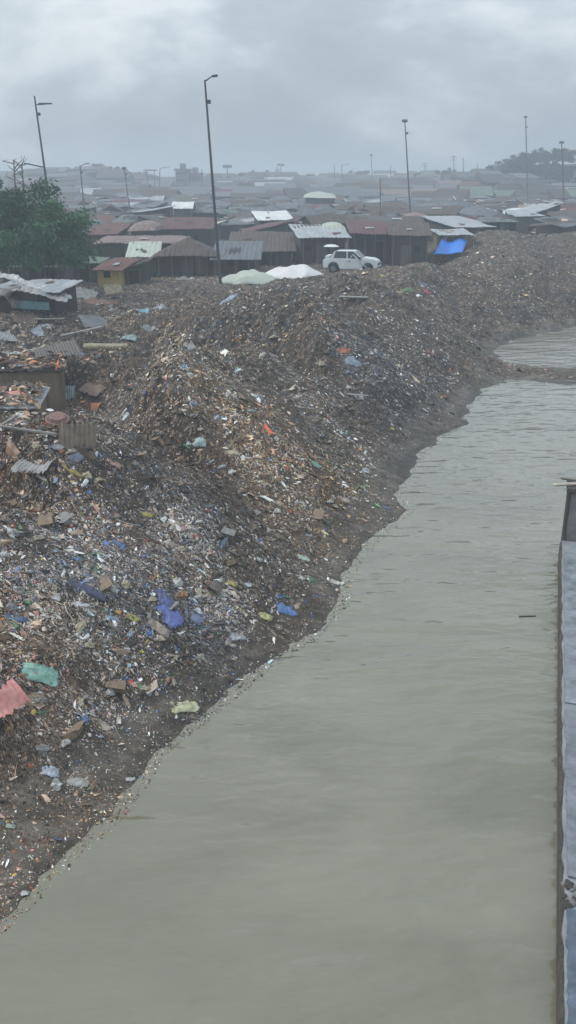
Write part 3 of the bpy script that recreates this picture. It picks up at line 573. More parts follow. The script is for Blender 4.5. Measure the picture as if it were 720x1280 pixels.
# the far rest as one mass
allm = [ROOFS[k] for k in ROOFS]+[WALLS[k] for k in WALLS]; V = []; Fc = []; MI = []; nv = 0
for (x, y, h_, r_, q) in rest:
    i = g.choices(range(len(protos)), KW_)[0]; a = g.uniform(-.4, .4); s_ = g.uniform(.9, 1.4); w_, d_, z0, z1 = 5*s_*g.uniform(.8, 1.8), 4*s_, 1.9*s_, 2.7*s_*g.uniform(.8, 1.3); ca, sa = math.cos(a), math.sin(a)
    rf, wl, kd = KINDS_[i]; ri = list(ROOFS).index(rf); wi = len(ROOFS)+list(WALLS).index(wl)
    L_ = [(-w_/2,-d_/2,-2),(w_/2,-d_/2,-2),(w_/2,d_/2,-2),(-w_/2,d_/2,-2),(-w_/2,-d_/2,z0),(w_/2,-d_/2,z0),(w_/2,d_/2,z0),(-w_/2,d_/2,z0)]
    e = .35; R4 = [(-w_/2-e,-d_/2-e,z0),(w_/2+e,-d_/2-e,z0),(w_/2+e,d_/2+e,z0),(-w_/2-e,d_/2+e,z0)]
    if kd in ('gable', 'hip', 'dome'): ins_ = 0 if kd == 'gable' else w_*.25; R4 += [(-w_/2-e+ins_,0,z1),(w_/2+e-ins_,0,z1)]; rfaces = [(8,9,13,12),(10,11,12,13),(8,12,11),(9,10,13)]
    else: R4 += [(w_/2+e,d_/2+e,z1),(-w_/2-e,d_/2+e,z1)]; rfaces = [(8,9,12,13),(9,10,12),(8,13,11),(11,10,12,13)]
    V += [(x+ca*p-sa*q2, y+sa*p+ca*q2, h_+zz) for p, q2, zz in L_+R4]
    for f_ in [(0,1,5,4),(1,2,6,5),(2,3,7,6),(3,0,4,7)]: Fc.append(tuple(nv+k for k in f_)); MI.append(wi)
    for f_ in rfaces: Fc.append(tuple(nv+k for k in f_)); MI.append(ri)
    nv += 14
me = bpy.data.meshes.new('distant_shacks'); me.from_pydata(V, [], Fc)
for m_ in allm: me.materials.append(m_)
me.polygons.foreach_set('material_index', MI); me.update()
tag(link('distant_shacks', me), 'distant mass of tiny shack roofs fading into haze', kind='stuff')
for p_ in protos:
    for c in KIDS.get(p_.name, []):
        for c2 in KIDS.get(c.name, []): bpy.data.objects.remove(c2)
        bpy.data.objects.remove(c)
    bpy.data.objects.remove(p_)
# ------------------------------------------------------------------ poles
def pole(label, px, pytop, bx, pby, Y, kind='arm', r0=.11, name='lamp_post', group=None, side=1, cat='lamp post', boxes=True, mt=None, head=1.0, th=None):
    """base and top each found at forward distance Y, so the lean is real"""
    b = at_y(bx, pby, Y); t = at_y(px, pytop, Y); g0 = gz(b[0], Y); base = Vector((b[0]+(t[0]-b[0])*(b[2]-g0)/(b[2]-t[2]+1e-6)*1.0, Y, g0-.4)); top = Vector(t)
    e_ = empty(name, (base.x, base.y, g0)); tag(e_, label, cat, group); o = Vector(e_.location); m_ = mt or STEEL
    MB().bar(base-o, top-o, r0, r0*.5, 8).build('pole', m_, e_)
    if kind == 'arm':
        a = top-o; tip = a+Vector((side*.9*head, -.1, .22)); MB().bar(a+Vector((0,0,-.08)), tip, r0*.4, r0*.32, 6).build('arm', m_, e_)
        M_ = Matrix.Translation(tip+Vector((side*.3*head, 0, 0))) @ Matrix.Rotation(-.12*side, 4, 'Y')
        MB().box(-.36*head, .36*head, -.13, .13, -.06, .07, M_).build('lamp_head', m_, e_, bevel=.03)
    elif kind == 'double':
        for s_ in (-1, 1):
            a = top-o; tip = a+Vector((s_*.7, 0, .15)); MB().bar(a, tip, .05, .04, 6).build('arm', m_, e_); MB().box(-.25, .25, -.1, .1, -.05, .06, Matrix.Translation(tip)).build('lamp_head', m_, e_, bevel=.02)
    elif kind == 'cross':
        for k in range(2): z = -.5-k*.9; MB().box(-1.0, 1.0, -.06, .06, -.06, .06, Matrix.Translation(top-o+Vector((0, 0, z)))).build('crossarm', m_, e_)
        for s_ in (-.85, -.4, .4, .85): MB().bar(top-o+Vector((s_, 0, -.44)), top-o+Vector((s_, 0, -.2)), .05, .03, 6).build('insulator', m_, e_)
    elif kind == 'flood':
        MB().box(-.45, .45, -.12, .12, -.12, .25, Matrix.Translation(top-o)).build('lamp_head', m_, e_, bevel=.03)
    elif kind == 'ball':
        MB().bar(top-o+Vector((-.3,0,0)), top-o+Vector((.3,0,0)), .16, .16, 8).build('lamp_head', m_, e_)
    elif kind == 'panel':
        MB().box(-1.6, 1.6, -.1, .1, -.5, .5, Matrix.Translation(top-o)).build('panel', m_, e_)
    if boxes:
        c = (top-o)*.9; MB().box(-.02, .28, -.1, .1, -.12, .12, Matrix.Translation(c)).build('junction_box', m_, e_, bevel=.02)
    return e_
DST = mat('dark pole steel', (.07,.075,.08), (.05,.05,.055), rough=.6)
pole('tall leaning lamp post with a short arm, standing before the brown barn', 256, 100, 275, 344, 62, 'arm', .12, head=.55, mt=DST)
p1 = pole('leaning lamp post with a flat arm rising above the leafy tree', 43, 120, 63, 262, 78, 'none', .13, mt=DST)
o1 = p1.location; a1 = Vector(at_y(44, 131, 78))-o1; a2 = Vector(at_y(59, 130, 78))-o1; MB().bar(a1, a2, .05, .04).build('arm', DST, p1); MB().box(-.55, .55, -.14, .14, -.05, .05, Matrix.Translation((a1+a2)/2+Vector((.35, 0, .06)))).build('lamp_head', DST, p1, bevel=.02)
MB().bar(Vector(at_y(30, 204, 78))-o1, Vector(at_y(55, 209, 78))-o1, .05, .05).build('side_arm', DST, p1)
pole('short double headed lamp post right of the leafy tree', 100, 207, 105, 262, 120, 'arm', .13, head=.8)
pole('slim grey post in the settlement with a small top lamp', 155, 210, 162, 258, 130, 'ball', .12)
pole('tall straight lamp post beyond the dark red shed', 506, 151, 513, 262, 105, 'ball', .12)
pole('tallest lamp post rising over the green hill', 657, 146, 659, 215, 170, 'ball', .16)
pole('lamp post with small arms at the far right edge', 702, 178, 706, 270, 130, 'ball', .13)
pole('thin distant post left of the tall leaning lamp post', 252, 211, 253, 240, 230, 'none', .16, boxes=False, name='post', cat='post')
pole('hazy post with a small flag arm above the pickup', 464, 194, 466, 232, 300, 'flood', .17, boxes=False)
pole('far double post with a flat head in the haze, left one', 418, 206, 418, 230, 330, 'none', .2, boxes=False, name='post', cat='post')
pole('far lamp post with a long flat head left of the hazy flag post', 427, 206, 428, 230, 330, 'arm', .2, boxes=False, side=1, head=2)
pole('hazy floodlight mast with a wide head beside the tall leaning post', 284, 208, 285, 232, 330, 'panel', .3, boxes=False, name='floodlight_mast', cat='mast')
pole('hazy floodlight mast on the central skyline', 351, 206, 351, 228, 420, 'panel', .3, boxes=False, name='floodlight_mast', cat='mast')
pole('thin hazy post just right of the tall straight lamp post', 531, 203, 532, 228, 340, 'cross', .2, boxes=False, name='utility_pole', cat='utility pole')
pole('middle one of the hazy utility poles left of the green hill', 567, 194, 568, 228, 290, 'cross', .2, boxes=False, name='utility_pole', cat='utility pole')
pole('hazy post right beside the middle utility pole', 579, 197, 580, 228, 300, 'none', .2, boxes=False, name='post', cat='post')
pole('hazy thin post between the utility poles and the green hill', 597, 204, 598, 228, 310, 'none', .2, boxes=False, name='post', cat='post')
pole('thin hazy post left of the tall straight lamp post', 488, 206, 489, 232, 330, 'none', .18, boxes=False, name='post', cat='post')
pole('thin dark post standing among roofs below the hazy flag post', 475, 222, 476, 282, 98, 'none', .08, boxes=False, name='post', cat='post')
pole('faint post on the skyline right of the tall leaning lamp post', 332, 213, 333, 232, 330, 'none', .2, boxes=False, name='post', cat='post')
pole('distant lamp post right of the goalpost shaped gantry', 200, 210, 199, 234, 260, 'arm', .2, boxes=False, side=1, head=1.8)
# gantry like goalpost
gq = at_y(188, 212, 280); g0 = gz(gq[0], 280); e_ = empty('gantry', (gq[0], 280, g0)); tag(e_, 'hazy goalpost shaped steel gantry left of the grey apartment block', 'gantry'); hh_ = gq[2]-g0
for s_ in (-1.1, 1.1): MB().bar((s_, 0, -.5), (s_, 0, hh_), .17, .14).build('upright', STEEL, e_)
MB().box(-2.0, 2.0, -.15, .15, hh_-.35, hh_).box(-1.2, 1.2, -.1, .1, hh_-2.0, hh_-1.8).build('crossbeam', STEEL, e_)
# lattice mast on the right
def lattice(label, px, pt, Y, wb):
    t = at_y(px, pt, Y); g0 = gz(t[0], Y); h_ = t[2]-g0; e_ = empty('lattice_mast', (t[0], Y, g0)); tag(e_, label, 'mast'); b = MB(); n = 6
    for sx_ in (-1, 1):
        for sy in (-1, 1): b.bar((sx_*wb, sy*wb, -.5), (sx_*wb*.3, sy*wb*.3, h_), .1, .07, 5)
    b.build('legs', STEEL, e_); b = MB()
    for k in range(n):
        f0, f1 = k/n, (k+1)/n; r0, r1 = wb*(1-.7*f0), wb*(1-.7*f1)
        for sy in (-1, 1): b.bar((-r0, sy*r0, h_*f0), (r1, sy*r1, h_*f1), .06, n=4); b.bar((r0, sy*r0, h_*f0), (-r1, sy*r1, h_*f1), .06, n=4); b.bar((-r1, sy*r1, h_*f1), (r1, sy*r1, h_*f1), .06, n=4)
    b.build('bracing', STEEL, e_)
    MB().box(-.8, .8, -.1, .1, h_-.5, h_+.4).build('antenna', STEEL, e_)
lattice('squat hazy lattice mast between the posts and the green hill', 621, 203, 330, 1.2)
lattice('faint lattice mast far off left of the central skyline', 334, 214, 400, 1.2)
# ------------------------------------------------------------------ far buildings
HB = mat('far concrete facade', (.24,.25,.27), (.17,.18,.19), scale=.3, rough=.8); HW = mat('far dark glazing', (.07,.075,.085), (.05,.055,.06), rough=.4)
def block(label, px0, px1, pt, Y, floors, d=12, cat='building', group=None, cols=6):
    a = at_y(px0, pt, Y); b = at_y(px1, pt, Y); w_ = b[0]-a[0]; x = (a[0]+b[0])/2; g0 = gz(x, Y); h_ = a[2]-g0; e_ = empty('apartment_block', (x, Y, g0)); tag(e_, label, cat, group)
    MB().box(-w_/2, w_/2, 0, d, -2, h_).build('wall', HB, e_); MB().box(-w_/2-.3, w_/2+.3, -.3, d+.3, h_+.003, h_+.5).box(-w_*.2, w_*.15, 3, d-3, h_+.5, h_+2).build('roof', HB, e_)
    for k in range(floors):
        z = h_*(k+.35)/floors
        for c in range(cols): xx = -w_/2+w_*(c+.5)/cols; MB().box(xx-w_/cols*.33, xx+w_/cols*.33, -.06, .05, z, z+h_/floors*.42).build('window', HW, e_)
block('grey apartment block on the skyline left of the tall leaning lamp post', 219, 234, 213, 280, 4, cols=4)
block('lower wing of the grey apartment block, nearer the tall post', 235, 250, 218, 285, 3, cols=4)
block('faint pale slab building behind the leafy tree top', 66, 92, 221, 380, 3, cols=5)
block('faint slab of flats right of the goalpost gantry', 142, 158, 224, 430, 2, cols=4)
block('ghostly tower pair in haze above the central skyline', 344, 349, 213, 560, 5, cols=2)
block('ghostly narrow tower near the green hill in haze', 640, 646, 207, 560, 5, cols=2)
block('ghostly low tower left of the green hill', 632, 637, 210, 590, 5, cols=2)
# ------------------------------------------------------------------ trees
BARK = mat('bark', (.10,.075,.055), (.05,.04,.03), scale=6, rough=.9, bump=.5)
def leafmat(name, c):
    m, N, L, B = new_mat(name); B.inputs['Roughness'].default_value = .6; B.inputs['Specular IOR Level'].default_value = .25
    a = N.new('ShaderNodeAttribute'); a.attribute_name = 'Col'; L.new(a.outputs['Color'], B.inputs['Base Color']); return m
LEAF = leafmat('leaves', None)
def crown(n_cl, n_leaf, R, lsz, seed, col, droop=.6, center=(0,0,0), asp=3.0):
    g = np.random.default_rng(seed); V = []; C_ = []
    cc = g.normal(0, 1, (n_cl, 3)); cc /= np.linalg.norm(cc, axis=1)[:, None]; cc *= (g.random(n_cl)**.45)[:, None]; cc[:, 2] = np.where(cc[:, 2] < -.4, cc[:, 2]*.6, cc[:, 2])
    cc = cc*np.array(R)+np.array(center); tone = g.uniform(.55, 1.5, n_cl); rad = g.uniform(.16, .34, n_cl)*min(R)
    k = g.integers(0, n_cl, n_leaf); p = cc[k]+np.clip(g.normal(0, .5, (n_leaf, 3)), -1.1, 1.1)*rad[k][:, None]*np.array([1.15, 1.15, .8])
    out = p-np.array(center); out /= np.linalg.norm(out, axis=1)[:, None]+1e-6
    d = out*.7+g.normal(0, .45, (n_leaf, 3)); d[:, 2] -= droop; d /= np.linalg.norm(d, axis=1)[:, None]
    s = np.cross(d, g.normal(0, 1, (n_leaf, 3))); s /= np.linalg.norm(s, axis=1)[:, None]; l = lsz*g.uniform(.6, 1.4, n_leaf)[:, None]
    V = np.stack([p, p+d*l*.5+s*l/asp*.5, p+d*l, p+d*l*.5-s*l/asp*.5], 1).reshape(-1, 3)
    c = np.array(col)*(tone[k]*g.uniform(.75, 1.25, n_leaf))[:, None]; yl = (g.random(n_leaf) < .15)[:, None]; c = np.where(yl, c*np.array([1.5, 1.25, .9]), c)
    return np_mesh('crown', V, np.arange(len(V)), 4, cols=np.repeat(c, 4, 0), mats=[LEAF]), cc
def tree(label, x, y, z0, h, R, seed, n_leaf, lsz, col=(.035,.075,.035), group=None, droop=.5, n_cl=50, name='broadleaf_tree', lean=0):
    e_ = empty(name, (x, y, z0)); tag(e_, label, 'tree', group); ctr = (lean, 0, h-R[2]*.95)
    me, cc = crown(n_cl, n_leaf, R, lsz, seed, col, droop, ctr); link('crown', me, e_)
    b = MB(); fk = Vector((lean*.4, 0, h*.38)); b.bar((0, 0, -.5), fk, h*.035, h*.025, 8).build('trunk', BARK, e_)
    g = random.Random(seed)
    for k in range(5):
        c = cc[g.randrange(len(cc))]; m_ = fk.lerp(Vector(c), .5)+Vector((0, 0, .3)); MB().bar(fk-Vector((0, 0, .1)), m_, h*.018, h*.012, 6).bar(m_, Vector(c), h*.012, h*.005, 6).build('limb', BARK, e_)
    return e_
YT = 58; t_ = at_y(28, 350, YT); gt = gz(t_[0], YT+0.0); hT = at_y(45, 236, YT)[2]-gt
tree('large dark green leafy tree with drooping foliage above the left huts', at_y(36, 300, YT)[0], YT, gt, hT, (4.0, 3.2, 3.0), 5, 52000, .27, (.032,.105,.042), droop=.75, n_cl=85)
tree('second darker tree top poking up left behind the large leafy tree', at_y(-4, 250, 66)[0], 66, gz(at_y(-4, 250, 66)[0], 66), at_y(8, 216, 66)[2]-gz(-20, 66), (2.3, 2.2, 3.4), 6, 14000, .27, (.026,.055,.032), droop=.4, n_cl=30)
for k, (bx, by, tx) in enumerate(((16, 245, 17), (29, 245, 27))):
    Yb = 82+k*3; b0 = at_y(bx, by, Yb); g0 = gz(b0[0], Yb); e_ = empty('bare_tree', (b0[0], Yb, g0)); tag(e_, ['bare branched dead tree left of the leaning lamp post', 'bare thin dead tree beside the side arm of the leaning lamp post'][k], 'tree')
    tp = Vector(at_y(tx, 200+k*4, Yb))-e_.location; MB().bar((0, 0, -.5), tp, .14, .05, 6).build('trunk', BARK, e_); gg = random.Random(k+3)
    for j in range(9):
        s_ = tp*gg.uniform(.72, 1); q2 = s_+Vector((gg.uniform(-1, 1)*1.0, gg.uniform(-.8, .8), gg.uniform(.0, .9))); MB().bar(s_, q2, .05, .025, 5).bar(q2, q2+Vector((gg.uniform(-.6, .6), 0, gg.uniform(-.1, .4))), .025, .012, 5).build('branch', BARK, e_)
# hill trees on the right: foliage copies
specs = [(691,201,262),(676,207,262),(661,209,266),(704,206,258),(720,210,256),(648,213,270),(636,216,274),(624,219,280),(712,213,240),(684,213,245),(668,215,246),(610,221,300),(596,222,305),(560,221,330),(548,224,330),(652,219,250),(698,217,240),(530,223,340),(640,222,252),(738,212,255)]
protoT = None
for k, (px, pt, Y) in enumerate(specs):
    b = at_y(px, pt, Y); g0 = gz(b[0], Y); h_ = max(b[2]-g0, 3.0)
    lab = 'pointed crown standing highest on the right green hill' if k == 0 else ('dark hazy tree on the crest of the right green hill' if k in (1,2,3,4) else 'dark hazy tree on the slope of the right green hill' if px > 600 else 'small hazy tree on the skyline left of the green hill')
    if k < 3 or protoT is None:
        h0 = 6.0; o = tree(lab, b[0], Y, g0, h0, (3.6, 3.2, 2.7), 40+k, 5000, .6, (.035,.055,.038), droop=.1, n_cl=26); index_kids()
        if k == 0: protoT = [o]
        elif k < 3: protoT.append(o)
    else:
        o = copy_tree(protoT[k % 3]); o.location = (b[0], Y, g0); o['label'] = lab
    s_ = max(h_, 4.5)/6; o.scale = (s_*1.25, s_, s_); o.rotation_euler = (0, 0, k*1.3)
    if 'group' in o.keys(): del o['group']
    if k: o['group'] = 'trees on the crest of the green hill' if k in (1,2,3,4) else 'trees on the slope of the green hill' if px > 600 else 'small trees on the skyline'
o_sp = [(120,226,330),(150,229,340),(175,228,345),(300,222,350),(318,226,355),(365,222,380),(385,224,380),(440,222,400),(455,220,410),(480,223,400)]
for k, (px, pt, Y) in enumerate(o_sp):
    b = at_y(px, pt, Y); g0 = gz(b[0], Y); o = copy_tree(protoT[k % 3]); o.location = (b[0], Y, g0); s_ = max(b[2]-g0, 5)/6; o.scale = (s_*1.5, s_, s_*.9); o.rotation_euler = (0, 0, k*2.1)
    o['label'] = 'faint bushy tree on the far skyline '+('left of the tall leaning lamp post' if px < 250 else 'between the tall leaning post and the pickup' if px < 400 else 'above the white pickup'); o['group'] = o['label']+' group'
# ------------------------------------------------------------------ pickup
def cyl_y(b, c, r, y0, y1, n=18):
    b.prism([(c[0]+r*math.cos(2*math.pi*k/n), c[1]+r*math.sin(2*math.pi*k/n)) for k in range(n)], y0, y1); return b
GLASS = mat('dusty car glass', (.05,.06,.075), (.035,.04,.05), rough=.15, spec=.6); RIM = mat('steel rim', (.22,.22,.23), (.12,.12,.12), rough=.5); LAMPG = mat('headlight lens', (.55,.56,.56), (.45,.45,.46), rough=.15)
def arc(cx, cz, r, n=9, a0=0, a1=math.pi): return [(cx+r*math.cos(a0+(a1-a0)*k/n), cz+r*math.sin(a0+(a1-a0)*k/n)) for k in range(n+1)]
YC = 66.5; pc = at_y(440, 343, YC); gC = gz(pc[0], YC); zc = max(gC, pc[2])
car = empty('pickup_truck', (pc[0], YC, zc), math.radians(-16)); car.location.z -= .22; tag(car, 'battered white pickup with a tied open door stranded on the rubbish bank', 'pickup truck'); car.scale = (.93, .93, .93)
# x forward (nose to the right), side profile with wheel arches
prof = [(-2.2,.55),(-2.22,.95),(-2.12,1.12),(-1.55,1.16),(.78,1.14),(1.0,1.16),(1.75,1.08),(2.12,.92),(2.2,.62),(2.16,.45)]
prof += [(1.88,.42)]+arc(1.42, .42, .46, 8, 0, math.pi)+[(.85,.33),(-.82,.33)]+arc(-1.36, .42, .46, 8, 0, math.pi)+[(-1.95,.42),(-2.18,.45)]
MB().prism(prof, -.84, .84).build('body', WHITE, car, bevel=.035)
MB().prism([(.98,1.165),(1.78,1.09),(2.08,.97),(2.08,.99),(1.76,1.15),(.98,1.235)], -.74, .74).build('bonnet', WHITE, car, bevel=.012)
cab = MB()                                                  # roof slab and pillars
cab.prism([(-1.35,1.66),(-1.2,1.71),(.15,1.73),(.3,1.69),(.26,1.65),(-1.3,1.63)], -.68, .68)
for s_ in (-1, 1):
    y0, y1 = (s_*.72-.035, s_*.72+.035)
    cab.prism([(.88,1.13),(.98,1.13),(.32,1.70),(.22,1.68)], y0, y1); cab.prism([(-.32,1.12),(-.22,1.12),(-.25,1.68),(-.33,1.68)], y0, y1); cab.prism([(-1.62,1.13),(-1.38,1.13),(-1.2,1.69),(-1.34,1.67)], y0, y1)
rf = cab.build('roof', WHITE, car)
MB().face([(.93,-.69,1.15),(.93,.69,1.15),(.30,.64,1.69),(.30,-.64,1.69)]).build('windscreen', GLASS, car)
MB().face([(-1.55,-.69,1.15),(-1.55,.69,1.15),(-1.29,.64,1.67),(-1.29,-.64,1.67)]).build('rear_window', GLASS, car)
for s_ in (-1, 1):
    for x0, x1, x2, x3 in ((-1.38,-.32,-.34,-1.22), (-.22,.87,.24,-.25)): MB().face([(x0, s_*.70, 1.13), (x1, s_*.70, 1.13), (x2, s_*.68, 1.67), (x3, s_*.68, 1.67)]).build('side_window', GLASS, car)
    dr = MB().prism([(-.26,.42),(.8,.42),(.84,.7),(.84,1.10),(-.26,1.10)], s_*.842-.012, s_*.842+.016).build('door', WHITE, car, bevel=.008); MB().box(-.16, .02, s_*.872-.012, s_*.872+.012, .93, .97).build('handle', DARK, dr)
    MB().box(.72, .86, s_*.93-.1, s_*.93+.1, 1.12, 1.28).build('mirror', DARK, car, bevel=.02)
    MB().box(2.12, 2.2, s_*.62-.14, s_*.62+.14, .70, .86).build('headlight', LAMPG, car, bevel=.015); MB().box(-2.25, -2.2, s_*.68-.08, s_*.68+.08, .72, .98).build('tail_light', mat('red lens', (.35,.02,.02), (.25,.02,.02), rough=.3), car)
MB().box(2.13, 2.19, -.45, .45, .66, .84).build('grille', DARK, car); MB().box(2.12, 2.32, -.84, .84, .42, .58).build('bumper', STEEL, car, bevel=.03); MB().box(-2.34, -2.2, -.8, .8, .45, .6).build('bumper', STEEL, car, bevel=.03)
for x in (1.42, -1.36):
    for s_ in (-1, 1): wh = cyl_y(MB(), (x, .36), .37, s_*.74-.11, s_*.74+.11, 20).build('wheel', ROPE, car, bevel=.02); cyl_y(MB(), (x, .36), .21, s_*.86-.02, s_*.86+.012, 14).build('rim', RIM, wh)
MB().bar((.95, -.9, .62), (.25, -.92, 1.5), .028, n=6).bar((.25, -.92, 1.5), (-.15, -.9, 1.0), .028, n=6).bar((.25, -.92, 1.5), (1.35, -.9, .5), .028, n=6).build('brace_rod', WHITE, car)
MB().box(-2.1, -1.66, -.7, .7, 1.14, 1.34).build('load_box', WHITE, car, bevel=.06)
def hit_roof(px, py):
    for cx, cy, w_, d_, rz, z, sl in ROOFBOX:
        q = at(px, py, z+.08); dx, dy = q[0]-cx, q[1]-cy; lx = dx*math.cos(rz)+dy*math.sin(rz); ly = -dx*math.sin(rz)+dy*math.cos(rz)
        if abs(lx) < w_/2 and abs(ly) < d_/2: return np.array([q[0], q[1], z+.10+sl*(ly+d_/2)])
    return None
_hit = hit
def hit(px, py):
    r_ = hit_roof(px, py); return _hit(px, py) if r_ is None else r_
def surface(X, Y, z):
    h = height(X, Y, True)
    for cx, cy, w_, d_, rz, zr, sl in ROOFBOX:
        dx, dy = X-cx, Y-cy; lx = dx*math.cos(rz)+dy*math.sin(rz); ly = -dx*math.sin(rz)+dy*math.cos(rz); h = np.where((np.abs(lx) < w_/2) & (np.abs(ly) < d_/2), np.maximum(h, zr+.09+sl*(ly+d_/2)), h)
    return h
# ------------------------------------------------------------------ draped sheets, bags, boards
def sheet_mat(c, c2=None, rough=.5):
    c = tuple(v*.76+w_*.24 for v, w_ in zip(c, (.20, .17, .14))); c2 = c2 or tuple(v*.4+w_*.6 for v, w_ in zip(c, (.09, .075, .06)))
    return mat('sheet %.3f %.3f %.3f' % c, c, c2, rough=rough, scale=4.5, bump=.6, bscale=9, spec=.4, contrast=.15)
def drape(name, label, cat, px, py, wpx, hpx, c, seed, rz=0, lift=.08, group=None, c2=None, flat=1.0, n=16, irr=.25, fold=.08):
    """a crumpled sheet lying on the heap where the photo has it"""
    q = hit(px, py); s = mpp(q[1], q[2])*.82; w_ = wpx*s; r_ = math.hypot(q[0], q[1]); slant = math.sin(math.atan2(CAMH-q[2], r_)+.75); d_ = hpx*s/max(slant, .5)
    g = np.random.default_rng(seed); u = np.linspace(-1, 1, n); U, W = np.meshgrid(u, u); ang = np.arctan2(W, U); rad = np.maximum(np.abs(U), np.abs(W))
    k = rad*(1+irr*fbm(np.cos(ang)*1.1+seed*3.1, np.sin(ang)*1.1, 4, seed)*1.1); rr_ = np.sqrt(U**2+W**2)+1e-6; rnd = rad/rr_
    mixr = .45; ux = U*(rnd*mixr+1-mixr)*k/(rad+1e-6); uy = W*(rnd*mixr+1-mixr)*k/(rad+1e-6)
    x = ux*w_*.5; y = uy*d_*.5; cr_, sr = math.cos(rz), math.sin(rz); X = q[0]+x*cr_-y*sr; Y = q[1]+x*sr+y*cr_
    base = surface(X, Y, 0); f_ = max(w_, d_)
    edge = np.clip(rad, 0, 1)**3
    Z = np.maximum(base, .0)*.75+.25*(base.mean())+lift*f_*.22+.03+1.25*fold*f_*((1-np.abs(fbm(X*5/f_+seed, Y*3/f_, 3, seed+5))*2)-.35)-edge*.10*f_
    Z = np.maximum(Z, base-.03)
    V = np.stack([X-q[0], Y-q[1], Z-q[2]], -1).reshape(-1, 3); i = np.arange(n*n).reshape(n, n); f = np.stack([i[:-1,:-1], i[:-1,1:], i[1:,1:], i[1:,:-1]], -1).reshape(-1)
    me = np_mesh(name, V, f, 4, mats=[sheet_mat(c, c2)], smooth=True); o = link(name, me, loc=tuple(q)); md = o.modifiers.new('thick', 'SOLIDIFY'); md.thickness = .012
    return tag(o, label, cat, group)
def bag_mesh(name, c, seed, knot=True):
    bm = bmesh.new(); bmesh.ops.create_icosphere(bm, subdivisions=3, radius=.5)
    co = np.array([v.co for v in bm.verts]); n1 = fbm(co[:,0]*3+seed, co[:,1]*3+co[:,2]*2.3, 2, seed); n2 = 1-np.abs(fbm(co[:,0]*7+seed, co[:,1]*7-co[:,2]*6, 3, seed+9))*2; k = .8+.75*n1+.28*n2
    co = co*k[:, None]*np.array([1, .85, .62]); co[:, 2] = np.maximum(co[:, 2], -.18)
    for v, p in zip(bm.verts, co): v.co = p
    if knot:                                                # tied neck with two ears
        top = max(bm.verts, key=lambda v: v.co.z)
        for v in bm.verts:
            d = (v.co-top.co).length
            if d < .14: v.co.z += .22*(1-d/.14)
    for f in bm.faces: f.smooth = False
    me = bpy.data.meshes.new(name); bm.to_mesh(me); bm.free(); me.materials.append(sheet_mat(c)); return me
def bag(name, label, cat, px, py, wpx, c, seed, group=None, hs=1.0):
    q = hit(px, py); s = mpp(q[1], q[2])*wpx; o = link(name, bag_mesh(name, c, seed), loc=(q[0], q[1], max(q[2], 0)+.12*s)); o.scale = (s, s*.9, s*hs); o.rotation_euler = (.2*math.sin(seed), .2*math.cos(seed*2), seed*1.1); return tag(o, label, cat, group)
def board(name, label, cat, px, py, L_, W_, T_, rz, c, tilt=0, roll=0, z=.12, group=None):
    q = hit(px, py); o = MB().box(-L_/2, L_/2, -W_/2, W_/2, -T_/2, T_/2).build(name, sheet_mat(c), bevel=min(.012, T_*.3), loc=(q[0], q[1], max(q[2], 0)+z)); o.rotation_euler = (tilt, roll, rz); return tag(o, label, cat, group)
def corrugated(name, label, cat, px, py, w_, d_, c, rx, ry, rz, z=.3, n=40, p=.09, h=.025, c2=None, rag=.05):
    q = hit(px, py); g = random.Random(px); V = []; n = min(n, max(12, int(w_/p*6))); xs = [(-.5+i/(n*1.0))*w_ for i in range(n+1)]
    for j in range(5):
        for i, x in enumerate(xs): V.append((x, (-.5+j/4)*d_+(g.uniform(-1, 1)*rag if j in (0, 4) else 0), h*math.cos(2*math.pi*x/p)+.03*math.sin(j+i*.15)))
    m = n+1; f = [(j*m+i, j*m+i+1, (j+1)*m+i+1, (j+1)*m+i) for j in range(4) for i in range(n)]; me = bpy.data.meshes.new(name); me.from_pydata(V, [], f); me.materials.append(sheet_mat(c, c2, .55)); o = link(name, me, loc=(q[0], q[1], q[2]+z)); o.rotation_euler = (rx, ry, rz); md = o.modifiers.new('thick', 'SOLIDIFY'); md.thickness = .01
    return tag(o, label, cat)
corrugated('roofing_sheet', 'pink corrugated roofing sheet jutting in at the left edge', 'roofing sheet', 0, 915, 1.0, .5, (.62,.27,.25), .55, -.25, .75, z=.45, p=.1, h=.012, c2=(.5,.2,.19))
corrugated('roofing_sheet', 'pale blue corrugated sheet propped up right of the leafy tree trunk', 'roofing sheet', 103, 352, 1.5, 1.0, (.42,.50,.58), 1.2, .35, -.1, z=.5, rag=.03)
corrugated('roofing_sheet', 'pale blue square sheet beside the half buried brown hut', 'roofing sheet', 83, 500, .75, .6, (.45,.56,.60), .95, 0, .1, z=.25, rag=.03)
DR = drape
DR('tarpaulin', 'sea green torn sheet above the pink corrugated sheet', 'tarpaulin', 50, 851, 56, 34, (.16,.36,.29), 1, c2=(.30,.48,.40), rz=.2, lift=.3)
DR('tarpaulin', 'violet blue crumpled tarp twisted down the lower bank', 'tarpaulin', 212, 774, 42, 34, (.09,.13,.42), 2, rz=-.5, c2=(.17,.22,.48), lift=.25, irr=.5)
DR('plastic_sheet', 'violet blue plastic strip uphill of the crumpled violet tarp', 'plastic sheet', 205, 750, 24, 32, (.07,.11,.33), 3, rz=.5, lift=.2, irr=.5)
DR('plastic_sheet', 'grey blue film trailing right of the crumpled violet tarp', 'plastic sheet', 240, 774, 34, 16, (.20,.25,.42), 4, rz=-.2, irr=.5)
DR('plastic_sheet', 'long dark navy plastic sheet with a pale rim on the lower bank', 'plastic sheet', 105, 742, 66, 15, (.025,.05,.14), 5, rz=-.15, irr=.45)
DR('plastic_sheet', 'blue plastic sheet near the left edge below the navy one', 'plastic sheet', 20, 780, 36, 19, (.03,.12,.28), 6, rz=.1, irr=.6)
